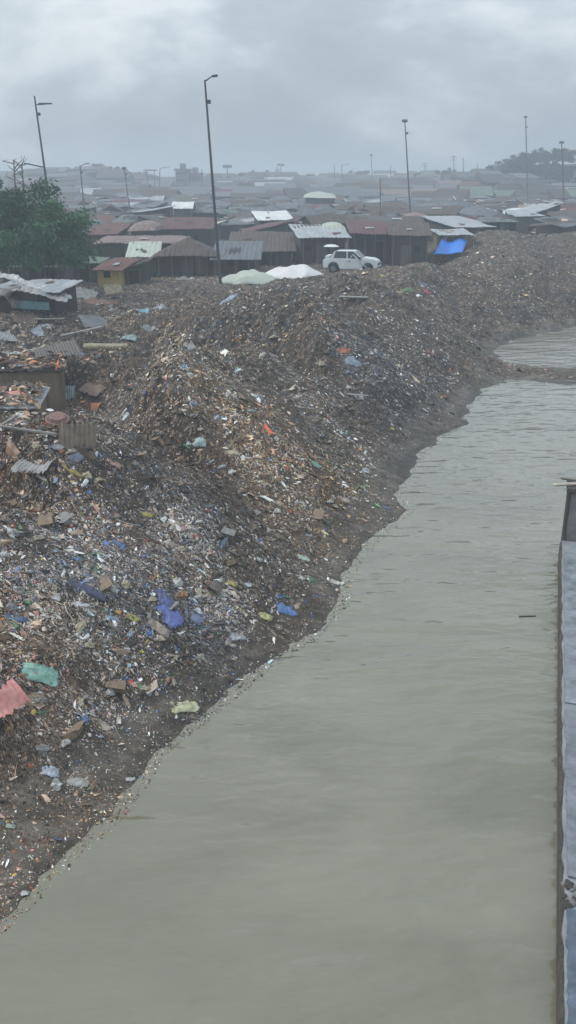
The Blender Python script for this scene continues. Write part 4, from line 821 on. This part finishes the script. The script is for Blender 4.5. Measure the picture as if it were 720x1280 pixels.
DR('plastic_bag', 'bright blue plastic bag near the waterline', 'plastic bag', 356, 765, 34, 18, (.08,.24,.62), 7, rz=.2, irr=.5)
DR('plastic_bag', 'yellow and white film left of the bright blue bag', 'plastic bag', 330, 772, 24, 12, (.52,.52,.20), 8, rz=-.3, irr=.6)
DR('plastic_sheet', 'blue torn strip on the middle of the front slope', 'plastic sheet', 148, 682, 30, 12, (.04,.14,.34), 9, rz=-.4, irr=.5)
DR('plastic_sheet', 'thin blue strip below the front heap crest at left', 'plastic sheet', 96, 701, 18, 9, (.12,.26,.44), 10, rz=.6, irr=.5)
DR('plastic_sheet', 'pale blue film lying on the light brown heap', 'plastic sheet', 245, 553, 34, 11, (.42,.56,.58), 11, rz=-.1, irr=.5)
DR('plastic_bag', 'cream crumpled bag right of the pale blue film', 'plastic bag', 290, 568, 22, 10, (.62,.55,.34), 12, irr=.5)
DR('plastic_bag', 'pale yellow torn bag lying on the mud edge', 'plastic bag', 228, 887, 34, 17, (.62,.62,.38), 13, rz=.35, irr=.8, lift=.15)
DR('paper_sheet', 'white grey flattened sheet on the mud flat', 'paper sheet', 97, 982, 36, 17, (.50,.50,.47), 14, rz=.2, irr=.3, fold=.03)
DR('plastic_bag', 'light blue bag on the mud left of the flattened sheet', 'plastic bag', 63, 972, 26, 18, (.50,.56,.68), 15, irr=.4)
DR('cardboard', 'beige cardboard scrap above the mud flat', 'cardboard', 131, 914, 26, 14, (.46,.39,.32), 16, rz=-.5, irr=.4, fold=.03)
DR('plastic_bag', 'small white bag at the waterline right of the flattened sheet', 'plastic bag', 164, 979, 14, 7, (.68,.68,.66), 17, rz=.3)
DR('sack', 'long beige woven sack below the violet tarp', 'sack', 200, 793, 38, 18, (.38,.31,.26), 18, rz=-.4, irr=.25, lift=.5)
DR('plastic_bag', 'yellow green wrapper left of the violet tarp', 'plastic bag', 166, 773, 20, 9, (.45,.43,.10), 19, irr=.5)
DR('plastic_bag', 'orange wrapper beside the yellow green wrapper', 'plastic bag', 149, 771, 11, 7, (.60,.38,.06), 20, irr=.5)
DR('plastic_bag', 'mustard yellow bag on the front slope', 'plastic bag', 183, 649, 22, 9, (.45,.37,.08), 21, rz=.2, irr=.5)
DR('plastic_bag', 'bright yellow bag above the bright blue bag', 'plastic bag', 290, 732, 16, 12, (.50,.42,.05), 22, irr=.6)
DR('plastic_bag', 'green torn bag near the waterline right side', 'plastic bag', 389, 728, 16, 11, (.04,.17,.08), 23, irr=.6)
DR('plastic_bag', 'white bag with a green rim near the lower shore', 'plastic bag', 379, 701, 20, 10, (.55,.68,.56), 24, irr=.5)
DR('plastic_bag', 'large white bag nearest the shore point', 'plastic bag', 421, 731, 24, 10, (.70,.68,.62), 25, irr=.4)
DR('rag', 'pinkish rag on the slope right of the blue torn strip', 'rag', 226, 660, 14, 14, (.40,.24,.24), 26, irr=.4)
DR('rag', 'orange red rag on the far middle heap', 'rag', 430, 440, 20, 11, (.45,.11,.05), 27, irr=.5)
DR('plastic_sheet', 'pale blue netting patch right of the orange red rag', 'plastic sheet', 441, 452, 26, 18, (.20,.28,.36), 28, irr=.6)
DR('plastic_sheet', 'flat green sheet on the far crest of the bank', 'plastic sheet', 510, 362, 24, 9, (.03,.20,.07), 29, irr=.3)
DR('rag', 'crimson rag beside the flat green sheet', 'rag', 534, 364, 14, 8, (.42,.04,.09), 30, irr=.3)
DR('plastic_sheet', 'blue sheet just behind the crimson rag', 'plastic sheet', 528, 356, 18, 7, (.06,.15,.34), 31, irr=.3)
DR('rag', 'dull red rag on the far slope above the water', 'rag', 537, 441, 20, 12, (.25,.07,.07), 32, irr=.5)
DR('tarpaulin', 'sky blue plastic heap in the rubbish right of the ochre hut', 'tarpaulin', 178, 390, 26, 14, (.20,.42,.52), 33, irr=.4, lift=.3)
DR('plastic_sheet', 'pale blue white film beside the sky blue plastic heap', 'plastic sheet', 202, 385, 30, 12, (.38,.45,.52), 34, irr=.6)
DR('plastic_sheet', 'blue white plastic spread below the tall leaning post', 'plastic sheet', 288, 372, 36, 17, (.30,.40,.55), 35, irr=.7)
DR('rag', 'reddish brown cloth heap below the ochre hut', 'rag', 122, 378, 60, 16, (.25,.12,.09), 36, irr=.6)
def tent(label, px0, px1, pk, yt, yb, Y, c, seed, c2=None):
    """a tarp pulled over a low pile: pointed ends, a swelling ridge and creases"""
    a = at_y(px0, yb, Y); b = at_y(px1, yb, Y); pkx = at_y(pk, yt, Y)[0]; H_ = at_y(pk, yt, Y+1.2)[2]-at_y(pk, yb, Y-.6)[2]; n = 22; m = 14; V = []; base = at_y(pk, yb, Y-.6)[2]+.12; cx = (a[0]+b[0])/2
    for j in range(m):
        v = -1+2*j/(m-1)
        for i in range(n):
            x = a[0]+(b[0]-a[0])*i/(n-1); k = (x-a[0])/(pkx-a[0]) if x < pkx else (b[0]-x)/(b[0]-pkx); k = max(k, 0); prof_ = math.sin(k*math.pi/2)**.75
            y = Y+v*(.35+1.5*prof_); z = base+H_*prof_*(1-abs(v)**1.7)-.12*(1-prof_)+.30*prof_*float(fbm(np.array([x*1.6+seed]), np.array([y*1.2]), 3, seed)[0])
            V.append((x-cx, y-Y, z-base))
    f = [(j*n+i, j*n+i+1, (j+1)*n+i+1, (j+1)*n+i) for j in range(m-1) for i in range(n-1)]; me = bpy.data.meshes.new('tarpaulin'); me.from_pydata(V, [], f); me.materials.append(mat('tent %d' % seed, c, c2, rough=.5, scale=.7, bump=.3, bscale=3))
    for p_ in me.polygons: p_.use_smooth = True
    o = link('tarpaulin', me, loc=(cx, Y, base)); md = o.modifiers.new('thick', 'SOLIDIFY'); md.thickness = .02; tag(o, label, 'tarpaulin')
tent('greenish white tarp stretched over a low pile left of the plain white one', 272, 352, 312, 338, 355, 63.0, (.47,.50,.43), 37, (.36,.40,.34))
tent('plain white domed tarp left of the white pickup', 322, 414, 368, 332, 350, 65.5, (.70,.69,.68), 38, (.60,.59,.58))
DR('tarpaulin', 'long pale tarp strip between the barn and rubbish', 'tarpaulin', 232, 349, 50, 6, (.42,.41,.40), 39, irr=.4)
DR('tarpaulin', 'brown grey plastic in the hollow below the red basin', 'tarpaulin', 96, 573, 28, 22, (.14,.17,.24), 40, irr=.5)
DR('plastic_bag', 'white bag in the hollow right of the dark collapsed hut', 'plastic bag', 73, 562, 20, 16, (.38,.38,.42), 41, irr=.5)
DR('plastic_sheet', 'bright white scrap on the slope right of the hollow', 'plastic sheet', 158, 521, 16, 9, (.60,.68,.74), 42, irr=.5)
DR('rag', 'salmon pink cloth below the hollow', 'rag', 142, 584, 26, 8, (.52,.30,.24), 43, irr=.5)
DR('plastic_sheet', 'long yellow strip of plastic below the hollow', 'plastic sheet', 90, 597, 40, 7, (.52,.42,.12), 44, irr=.6)
DR('rag', 'pinkish scrap right of the red basin', 'rag', 96, 540, 22, 7, (.34,.20,.18), 45, irr=.5)
DR('plastic_sheet', 'yellow strip lying over the dark collapsed hut', 'plastic sheet', 34, 540, 34, 7, (.55,.50,.14), 46, irr=.3)
DR('plastic_sheet', 'mint green wisp of film on the far inner slope', 'plastic sheet', 393, 580, 16, 14, (.20,.42,.34), 47, irr=.9)
DR('plastic_bag', 'pale grey blue bag by the water at the inner corner', 'plastic bag', 457, 590, 14, 11, (.46,.52,.58), 48, irr=.3)
DR('plastic_bag', 'white pink wrapper above the shore point', 'plastic bag', 430, 626, 26, 11, (.52,.42,.36), 49, irr=.7)
DR('plastic_sheet', 'small blue scrap on the mud of the shore point', 'plastic sheet', 484, 637, 10, 4, (.10,.22,.40), 50, irr=.3)
DR('plastic_bag', 'white bag on the front slope left of the navy sheet end', 'plastic bag', 100, 757, 26, 10, (.66,.66,.70), 51, irr=.4)
DR('plastic_bag', 'round white bag left of the navy sheet', 'plastic bag', 70, 750, 13, 9, (.64,.62,.60), 52, irr=.3)
DR('plastic_bag', 'cream yellow bag high on the front slope at left', 'plastic bag', 42, 641, 22, 13, (.58,.46,.30), 53, irr=.5)
DR('plastic_bag', 'greenish lid like scrap on the mud at left edge', 'plastic bag', 14, 1037, 14, 7, (.42,.52,.42), 54, irr=.3)
DR('plastic_bag', 'white scrap at the lowest mud by the water', 'plastic bag', 32, 1121, 12, 9, (.62,.62,.64), 55, irr=.3)
DR('plastic_sheet', 'tangled white netting above the sliding front slope foot', 'plastic sheet', 296, 802, 28, 18, (.42,.45,.50), 56, irr=.9)
DR('plastic_bag', 'pale round bag left of the bright yellow bag', 'plastic bag', 311, 736, 12, 10, (.48,.54,.62), 57, irr=.2)
DR('tarpaulin', 'white sagging sheet on the roof of the half buried hut', 'tarpaulin', 14, 446, 44, 9, (.55,.55,.50), 58, irr=.3)
DR('tarpaulin', 'light blue crumpled plastic on the half buried hut roof', 'tarpaulin', 24, 459, 16, 11, (.28,.36,.52), 59, irr=.4, lift=.6)
DR('plastic_sheet', 'cream boards and film heap behind the half buried hut', 'plastic sheet', 45, 437, 40, 9, (.42,.40,.30), 60, irr=.5)
DR('plastic_sheet', 'blue grey plastic ridge behind the half buried hut', 'plastic sheet', 96, 440, 44, 12, (.16,.20,.28), 61, irr=.6)
DR('plastic_bag', 'mint green bag left of the long yellow foam log', 'plastic bag', 160, 424, 24, 14, (.32,.44,.42), 62, irr=.4, lift=.5)
DR('tarpaulin', 'grey sheet in the rubbish above the long foam log', 'tarpaulin', 186, 414, 26, 10, (.30,.31,.32), 63, irr=.4)
def ribbon(label, P_, Y, dep, c, seed, tilt=.12):
    n = 26; m = 6; pt = np.array(P_, float); t = np.linspace(0, len(pt)-1, n); X = np.interp(t, range(len(pt)), pt[:, 0]); Z = np.interp(t, range(len(pt)), pt[:, 1]); V = []
    q0 = at_y(*P_[0], Y)
    for j in range(m):
        for i in range(n): q = at_y(X[i], Z[i], Y); V.append((q[0]-q0[0]+.06*j*math.sin(i*.4+seed), dep*j/(m-1), q[2]-q0[2]+tilt*dep*j/(m-1)+.03*math.cos(i*2.2)+.05*math.sin(i*.5+j)))
    f = [(j*n+i, j*n+i+1, (j+1)*n+i+1, (j+1)*n+i) for j in range(m-1) for i in range(n-1)]; me = bpy.data.meshes.new('roofing_sheet'); me.from_pydata(V, [], f); me.materials.append(sheet_mat(c, rough=.5)); o = link('roofing_sheet', me, loc=tuple(q0)); md = o.modifiers.new('thick', 'SOLIDIFY'); md.thickness = .03; tag(o, label, 'roofing sheet')
ribbon('long white sheet bent downhill over the sagging shack roof at the left edge', [(-8,346),(20,351),(44,360),(64,368),(90,373)], 47.6, 1.0, (.66,.67,.66), 1)
ribbon('grey bent sheet below the long white one at the left edge', [(14,364),(34,364),(56,371),(84,377)], 46.4, 1.1, (.36,.37,.36), 2)
ribbon('dark sheet slumped at the left edge under the pale sheets', [(-14,366),(4,369),(18,384)], 46.0, 1.2, (.14,.14,.15), 3)
for desc, px, py, w_, d_, c, rx, ry, rz in (
 ('rust brown sheet lying flat below the sagging shack at the left edge', 24, 402, 1.9, 1.1, (.16,.10,.08), .25, .1, .2), ('pale tin sheet tipped up right of the sagging left shack', 106, 372, 1.5, .9, (.50,.51,.50), .7, .2, -.3),
 ('dark tarred sheet sunk in rubbish left of the long foam roll', 72, 446, 1.8, 1.1, (.07,.065,.065), .35, -.15, .4), ('grey tin sheet bent over at the left edge above the half buried hut', 8, 425, 1.9, 1.0, (.33,.34,.36), .4, .12, .1),
 ('small tan panel leaning below the ochre fronted hut', 142, 366, 1.2, .8, (.46,.38,.26), .9, .1, .5), ('faded red tin sheet half sunk below the leafy tree', 70, 384, 1.6, .9, (.26,.10,.08), .5, -.1, -.4),
 ('slate grey sheet propped between foam roll and sagging shack', 118, 408, 1.5, 1.0, (.20,.21,.24), .6, .2, .7), ('bluish tin sheet on the left heap under the small plank', 52, 418, 1.4, .8, (.24,.30,.40), .35, -.2, .9),
 ('cream tin sheet at the left edge over the dark hollow', 12, 470, 1.2, .7, (.50,.47,.38), .3, .1, .25), ('brown board panel standing in the hollow right of the basin', 98, 556, .9, .7, (.20,.14,.10), 1.0, .15, .35),
 ('pale grey sheet lying at the foot of the dark collapsed hut', 44, 598, 1.0, .6, (.40,.40,.40), .3, -.1, -.3), ('rusty tin sheet on the heap right of the pale blue square sheet', 116, 492, 1.1, .7, (.22,.13,.09), .4, .1, -.6)):
    corrugated('roofing_sheet', desc, 'roofing sheet', px, py, w_, d_, c, rx, ry, rz, z=.16, p=.12, h=.014, rag=.08)
# rigid odds and ends
def log(label, px, py, L_, r, rz, c):
    q = hit(px, py); o = MB().bar((-L_/2, 0, 0), (L_/2, 0, .03), r, r*.92, 12).build('foam_roll', sheet_mat(c), bevel=.02, loc=(q[0], q[1], q[2]+r*.4)); o.rotation_euler = (0, 0, rz); tag(o, label, 'foam roll')
rj = np.random.default_rng(55)                          # junk thrown on the three half buried roofs
for k_, (cx, cy, w_, d_, rz, z_, sl) in enumerate(ROOFBOX):
    n = 900; lx = rj.uniform(-w_/2, w_/2, n); ly = rj.uniform(-d_/2, d_/2, n); X = cx+lx*math.cos(rz)-ly*math.sin(rz); Y = cy+lx*math.sin(rz)+ly*math.cos(rz); Z = z_+.1+sl*(ly+d_/2)+rj.random(n)**2*.30*np.clip(fbm(X*1.1, Y*1.1, 2, 60)*2+.5, 0, 1)
    t1 = rj.normal(0, 1, (n, 3)); t1[:, 2] *= .25; t1 /= np.linalg.norm(t1, axis=1)[:, None]; t2 = np.cross(t1, np.array([0, 0, 1.])+rj.normal(0, .35, (n, 3))); t2 /= np.linalg.norm(t2, axis=1)[:, None]; a_ = (rj.gamma(1.6, .07, n))[:, None]; b_ = (rj.gamma(1.8, .035, n))[:, None]
    C0 = np.stack([X, Y, Z], 1); V = np.stack([C0-t1*a_, C0+t2*b_, C0+t1*a_, C0-t2*b_], 1).reshape(-1, 3); me = np_mesh('roof_litter', V, np.arange(len(V)), 4, cols=np.repeat(colours(X, Y, rj, 1.1), 4, 0), mats=[LM]); tag(link('roof_litter', me), 'scraps and slats strewn over a half buried roof', kind='stuff')
log('long yellowish foam roll lying across the middle of the left rubbish', 133, 436, 2.1, .17, -.08, (.46,.40,.26))
q = hit(73, 539); bs = empty('basin', (q[0], q[1], q[2]+.25)); tag(bs, 'upturned dull red plastic basin in the left hollow', 'basin'); bs.rotation_euler = (.25, .1, 0); bs.scale = (.72, .72, .72)
def lathe(prof_, n=24):
    b = MB(); pr = [[(r*math.cos(2*math.pi*k/n), r*math.sin(2*math.pi*k/n), z) for k in range(n)] for r, z in prof_]
    for a, c in zip(pr, pr[1:]):
        for k in range(n): b.face([a[k], a[(k+1) % n], c[(k+1) % n], c[k]])
    return b
lathe([(.001,.16),(.30,.15),(.36,.0)]).build('bowl', sheet_mat((.26,.11,.10)), bs); lathe([(.36,0),(.42,0.01),(.42,.03),(.36,.035)]).build('rim', sheet_mat((.34,.18,.16)), bs)
q = hit(64, 498); o = link('sack', bag_mesh('sack', (.60,.58,.48), 71), loc=(q[0], q[1], q[2]+.2)); o.scale = (.65,.6,.6); tag(o, 'cream stuffed sack beside the half buried brown hut', 'sack')
board('plank', 'pale plank lying slanted right behind the half buried hut', 'plank', 103, 423, 2.2, .16, .05, .55, (.50,.50,.52), roll=-.12, z=.35)
board('plank', 'long grey plank across the collapsed hut in the hollow', 'plank', 30, 572, 1.8, .09, .05, -.15, (.32,.31,.29), roll=.1, z=.6)
board('plank', 'short grey plank leaning at the left edge of the hollow', 'plank', 4, 566, 1.1, .09, .05, .9, (.30,.29,.27), roll=-.3, z=.6)
board('plank', 'white strip of board on the slope facing the far pool', 'plank', 442, 377, 1.6, .2, .05, -.2, (.60,.60,.58), z=.2)
board('plank', 'thin pale slat on the crest above the inner slope', 'plank', 441, 497, 1.3, .1, .03, -.35, (.55,.54,.5), z=.12)
board('plank', 'dark slat resting on the navy plastic sheet', 'plank', 140, 790, .9, .05, .03, -.8, (.09,.07,.05), z=.1)
board('plank', 'pale board on the rubbish left of the yellow torn bag', 'plank', 62, 404, 1.6, .3, .04, .1, (.45,.44,.36), z=.2)
board('driftwood', 'dark thin stick floating on the river near the concrete wall', 'driftwood', 659, 771, .42, .035, .03, .05, (.03,.025,.02), z=.01)
q = at(534, 884, .01); o = drape('plastic_bag', 'yellow scrap floating on the river', 'plastic bag', 534, 884, 18, 6, (.42,.40,.16), 80, irr=.4, fold=.02); o.location.z = .0
# blue tarp shelter
Yb = 76; a = at_y(541, 315, Yb); b_ = at_y(585, 297, Yb+3.4); bt = empty('tarp_shelter', (at_y(564, 310, Yb)[0], Yb+1.5, gz(at_y(564, 310, Yb)[0], Yb+1.5))); tag(bt, 'shelter under a bright blue tarp on the bank crest', 'shelter')
gl = bt.location; nn_ = 14; V = []
for j in range(nn_):
    for i in range(nn_):
        u_, v_ = i/(nn_-1), j/(nn_-1); Y0 = Yb+3.4*v_; X0, _y, Z0 = at_y((1-v_)*(541+37*u_)+v_*(554+31*u_), (1-v_)*(318-2*u_)+v_*(298-2*u_), Y0); Z0 += .10*math.sin(u_*9+v_*2)*(.4+v_)
        V.append((X0-gl.x, Y0-gl.y, Z0-gl.z))
f = [(j*nn_+i, j*nn_+i+1, (j+1)*nn_+i+1, (j+1)*nn_+i) for j in range(nn_-1) for i in range(nn_-1)]; me = bpy.data.meshes.new('tarp'); me.from_pydata(V, [], f); me.materials.append(ROOFS['bright blue'])
for p_ in me.polygons: p_.use_smooth = True
tp_ = link('tarp', me, bt); md = tp_.modifiers.new('thick', 'SOLIDIFY'); md.thickness = .02
for i in (0, nn_-1, nn_*(nn_-1), nn_*nn_-1): c = Vector(V[i]); MB().bar((c.x*.9, c.y*.9, -.6), c*.96, .05, .04).build('post', TIMBER, bt)
# small hanging white awning left of the pickup
q = at_y(414, 308, 72); aw = empty('canopy', (q[0], 72, gz(q[0], 72))); tag(aw, 'small white canopy on a pole left behind the pickup', 'canopy'); hz_ = q[2]-aw.location.z
lathe([(.001,.16),(.35,.13),(.65,.0)], 14).build('cloth', WHITE, aw, loc=(0,0,hz_)); MB().bar((0,0,-.3),(0,0,hz_+.1),.03,.03).build('pole', STEEL, aw)
# ------------------------------------------------------------------ pieces that repeat: bags, bottles and boxes lying on the bank
gp = random.Random(21); kinds = []
KC = [('white', (.66,.66,.65)), ('pale blue', (.36,.46,.58)), ('grey', (.30,.30,.31)), ('black', (.02,.02,.022)), ('cream', (.52,.45,.33)), ('blue', (.05,.15,.38)), ('orange', (.48,.20,.07)), ('pink', (.50,.30,.30))]
bagm = [(n, 'crumpled plastic bag', 'plastic bag', 'plastic_bag', bag_mesh('plastic_bag', c, 10+i)) for i, (n, c) in enumerate(KC)]
def bottle_mesh(c):
    b = lathe([(.001,-.5),(.14,-.5),(.16,-.45),(.16,.2),(.06,.38),(.05,.46),(.001,.46)], 12); b.v = [(z, x, y) for x, y, z in b.v]; return b.mesh('bottle', sheet_mat(c, rough=.25), smooth=True)
bot = [(n, 'plastic bottle', 'bottle', 'bottle', bottle_mesh(c)) for n, c in (('clear pale', (.45,.50,.52)), ('green', (.06,.22,.10)), ('white', (.62,.62,.62)))]
crt = []
for n, c in (('brown', (.26,.18,.11)), ('grey', (.28,.28,.28))):
    b = MB(); b.box(-.5,.5,-.35,.35,-.25,.2); b.face([(-.5,-.35,.2),(.5,-.35,.2),(.46,-.62,.12),(-.46,-.62,.1)]); b.face([(-.5,.35,.2),(.5,.35,.2),(.5,.58,.3),(-.44,.6,.34)]); crt.append((n, 'flattened cardboard box', 'box', 'cardboard_box', b.mesh('cardboard_box', sheet_mat(c))))
spots = []
while len(spots) < 210:
    px = gp.uniform(2, 640); py = 365+gp.random()**1.1*650
    q0 = at(px, py, 2.0)
    q = hit(px, py)
    if q[2] < .35 or shore_d(np.array([q[0]]), np.array([q[1]]))[0] < 1.0 or math.hypot(q[0], q[1]) > 78: continue
    if q[0]*WN[0]+q[1]*WN[1]-E0[0]*WN[0]-E0[1]*WN[1] > -.5 and q[1] < 50: continue
    spots.append((px, py, q))
def region(px, py):
    v = 'far heaps' if py < 430 else 'middle heaps' if py < 560 else 'front heap' if py < 700 else 'lower front slope' if py < 860 else 'mud flat'
    h = 'at the left' if px < 150 else 'in the centre' if px < 330 else 'near the water'
    return f'on the {v} {h}'
for px, py, q in spots:
    t_ = gp.random(); k = gp.choices(bagm, [10,3,8,8,9,.8,1,1])[0] if t_ < .72 else gp.choice(bot) if t_ < .86 else gp.choice(crt)
    n, desc, cat, nm, me = k; s = {'plastic_bag': .21, 'bottle': .26, 'cardboard_box': .30}[nm]*gp.uniform(.7, 1.4)*max(.8, min(2.0, q[1]/30)**.2)
    o = link(nm, me, loc=(q[0], q[1], q[2]+.06*s)); o.scale = (s*gp.uniform(.8, 1.5), s, s*gp.uniform(.6, 1)); o.rotation_euler = (gp.uniform(-.5, .5), gp.uniform(-.4, .4), gp.uniform(0, 6.28))
    lb = f'{n} {desc} {region(px, py)}'; tag(o, lb, cat, lb)
# ------------------------------------------------------------------ river wall on the right
def Wp(s_, o_, z): q = E0+WD*s_+WN*o_; return (q[0], q[1], z)
wl = empty('river_wall', Wp(0, 0, 0)); tag(wl, 'low concrete river wall with a worn flat top along the right edge', 'wall'); wo = Vector(wl.location)
def along(name, s0, s1, o0, o1, z0, z1, m_, parent, seed, n=60, jag=.02, zj=.01):
    g = np.random.default_rng(seed); V = []; f = []
    for i in range(n+1):
        s_ = s0+(s1-s0)*i/n; j = g.normal(0, jag); k = g.normal(0, zj, 2)
        for o_, z in ((o0+j, z0), (o0+j*.8, z1+k[0]), (o1, z1+k[1]), (o1, z0)): q = Vector(Wp(s_, o_, z))-wo; V.append(tuple(q))
    for i in range(n):
        for a, b in ((0,1),(1,2),(2,3),(3,0)): f.append((i*4+a, i*4+b, i*4+4+b, i*4+4+a))
    f += [(0,1,2,3), (n*4+3, n*4+2, n*4+1, n*4)]
    me = bpy.data.meshes.new(name); me.from_pydata(V, [], f); me.materials.append(m_); return link(name, me, parent, None if parent else tuple(wo))
CD = mat('wet dark concrete', (.10,.09,.08), (.04,.037,.035), scale=4, rough=.8, bump=.6, bscale=18)
CT = mat('pale worn wall top', (.30,.31,.33), (.17,.175,.185), scale=1.7, rough=.7, bump=.5, bscale=30, c3=(.42,.44,.47))
along('wall_face', -14, WL, .0, .5, -1.2, ZT-.06, CD, wl, 1, jag=.004); along('coping', -14, WL, .05, 1.3, ZT-.057, ZT+.02, CT, wl, 2, n=120, jag=.014, zj=.004)
def slab(name, label, cat, ya, yb, m_, seed, o0, o1=1.15, z=.035, sag=0):
    sa = np.dot(at(705, ya, ZT)[:2]-E0, WD); sb = np.dot(at(705, yb, ZT)[:2]-E0, WD)
    o = along(name, sa, sb, o0, o1, ZT+.024, ZT+.024+z, m_, None, seed, n=40, jag=.012, zj=.006); return tag(o, label, cat)
BS = mat('pale blue painted sheet', (.24,.262,.295), (.09,.097,.107), scale=3.2, rough=.5, bump=.3, bscale=14, c3=(.34,.37,.415)); BD = mat('dark blue worn sheet', (.12,.15,.21), (.06,.07,.09), scale=3, rough=.45, bump=.5, bscale=9, c3=(.30,.34,.40))
slab('metal_sheet', 'pale blue painted sheet lying on the upper stretch of river wall', 'metal sheet', 880, 692, BS, 5, .095)
slab('metal_sheet', 'greyish blue painted sheet on the middle stretch of river wall', 'metal sheet', 1098, 888, mat('grey blue painted sheet', (.22,.235,.265), (.095,.10,.11), scale=3.0, rough=.5, bump=.3, c3=(.30,.32,.36)), 6, .10)
slab('metal_sheet', 'dark blue worn sheet on the nearest stretch of river wall', 'metal sheet', 1420, 1138, BD, 7, .09)
g = random.Random(8)
for k in range(14):
    yy = 1102+g.random()*32; q = at(703+g.random()*18, yy, ZT+.03); bm = bmesh.new(); bmesh.ops.create_icosphere(bm, subdivisions=2, radius=1)
    for v in bm.verts: v.co = v.co*(1+.5*(g.random()-.5)); v.co.z *= .6
    me = bpy.data.meshes.new('stone'); bm.to_mesh(me); bm.free(); me.materials.append(CD if k % 2 else CONC); o = link('stone', me, loc=tuple(q)); s_ = g.uniform(.025, .07); o.scale = (s_*1.3, s_, s_); o.rotation_euler = (0, 0, k)
    tag(o, 'small rubble stone on the wall top between the grey and dark blue sheets', 'stone', 'rubble stones on the river wall')
# concrete block at the end
bk = empty('concrete_block', Wp(WL+.02, .0, ZT)); bk.rotation_euler = (0, 0, -math.atan2(WD[0], WD[1])); tag(bk, 'grey concrete block house end standing on the river wall', 'concrete block')
hB = at_y(712, 616, E1[1]+.05)[2]-ZT
MB().box(.12, 3.0, .05, .85, -1.6, hB).build('wall', CONC, bk, bevel=.03); MB().box(.06, .12, .02, .9, -1.6, hB+.02).build('side_board', CD, bk, bevel=.01)
MB().box(.02, 3.1, -.04, .95, hB+.003, hB+.14).build('roof', CD, bk, bevel=.03); MB().box(.02, 3.05, -.03, .06, -.35, -.02).build('ledge', CD, bk, bevel=.03)
MB().box(.35, 1.8, -.075, -.045, hB+.02, hB+.07).build('batten', TIMBER, bk)
q = Wp(WL+.35, .15, ZT+hB+.18); o = MB().box(-.55, .25, -.09, .09, -.02, .02).build('plank', sheet_mat((.52,.48,.40)), bevel=.006, loc=q); o.rotation_euler = (0, -.03, .1); tag(o, 'pale plank jutting out left from the top of the concrete block', 'plank')
q = Wp(WL+.62, .3, ZT+hB+.2); o = MB().box(-.45, .6, -.05, .05, -.02, .02).build('plank', sheet_mat((.16,.13,.10)), bevel=.006, loc=q); o.rotation_euler = (0, .06, -.25); tag(o, 'dark slat lying behind the pale plank on the concrete block', 'plank')
q = Wp(WL+.6, .72, ZT+hB+.4); o = link('sack', bag_mesh('sack', (.66,.66,.64), 33), loc=q); o.scale = (.55,.5,1.25); tag(o, 'white stuffed sack standing on the concrete block at the frame edge', 'sack')
q = Wp(WL+.6, .42, ZT+hB+.2); o = link('bundle', bag_mesh('bundle', (.02,.02,.02), 34), loc=q); o.scale = (.3,.3,.28); tag(o, 'small black bundle on the concrete block beside the planks', 'bundle')
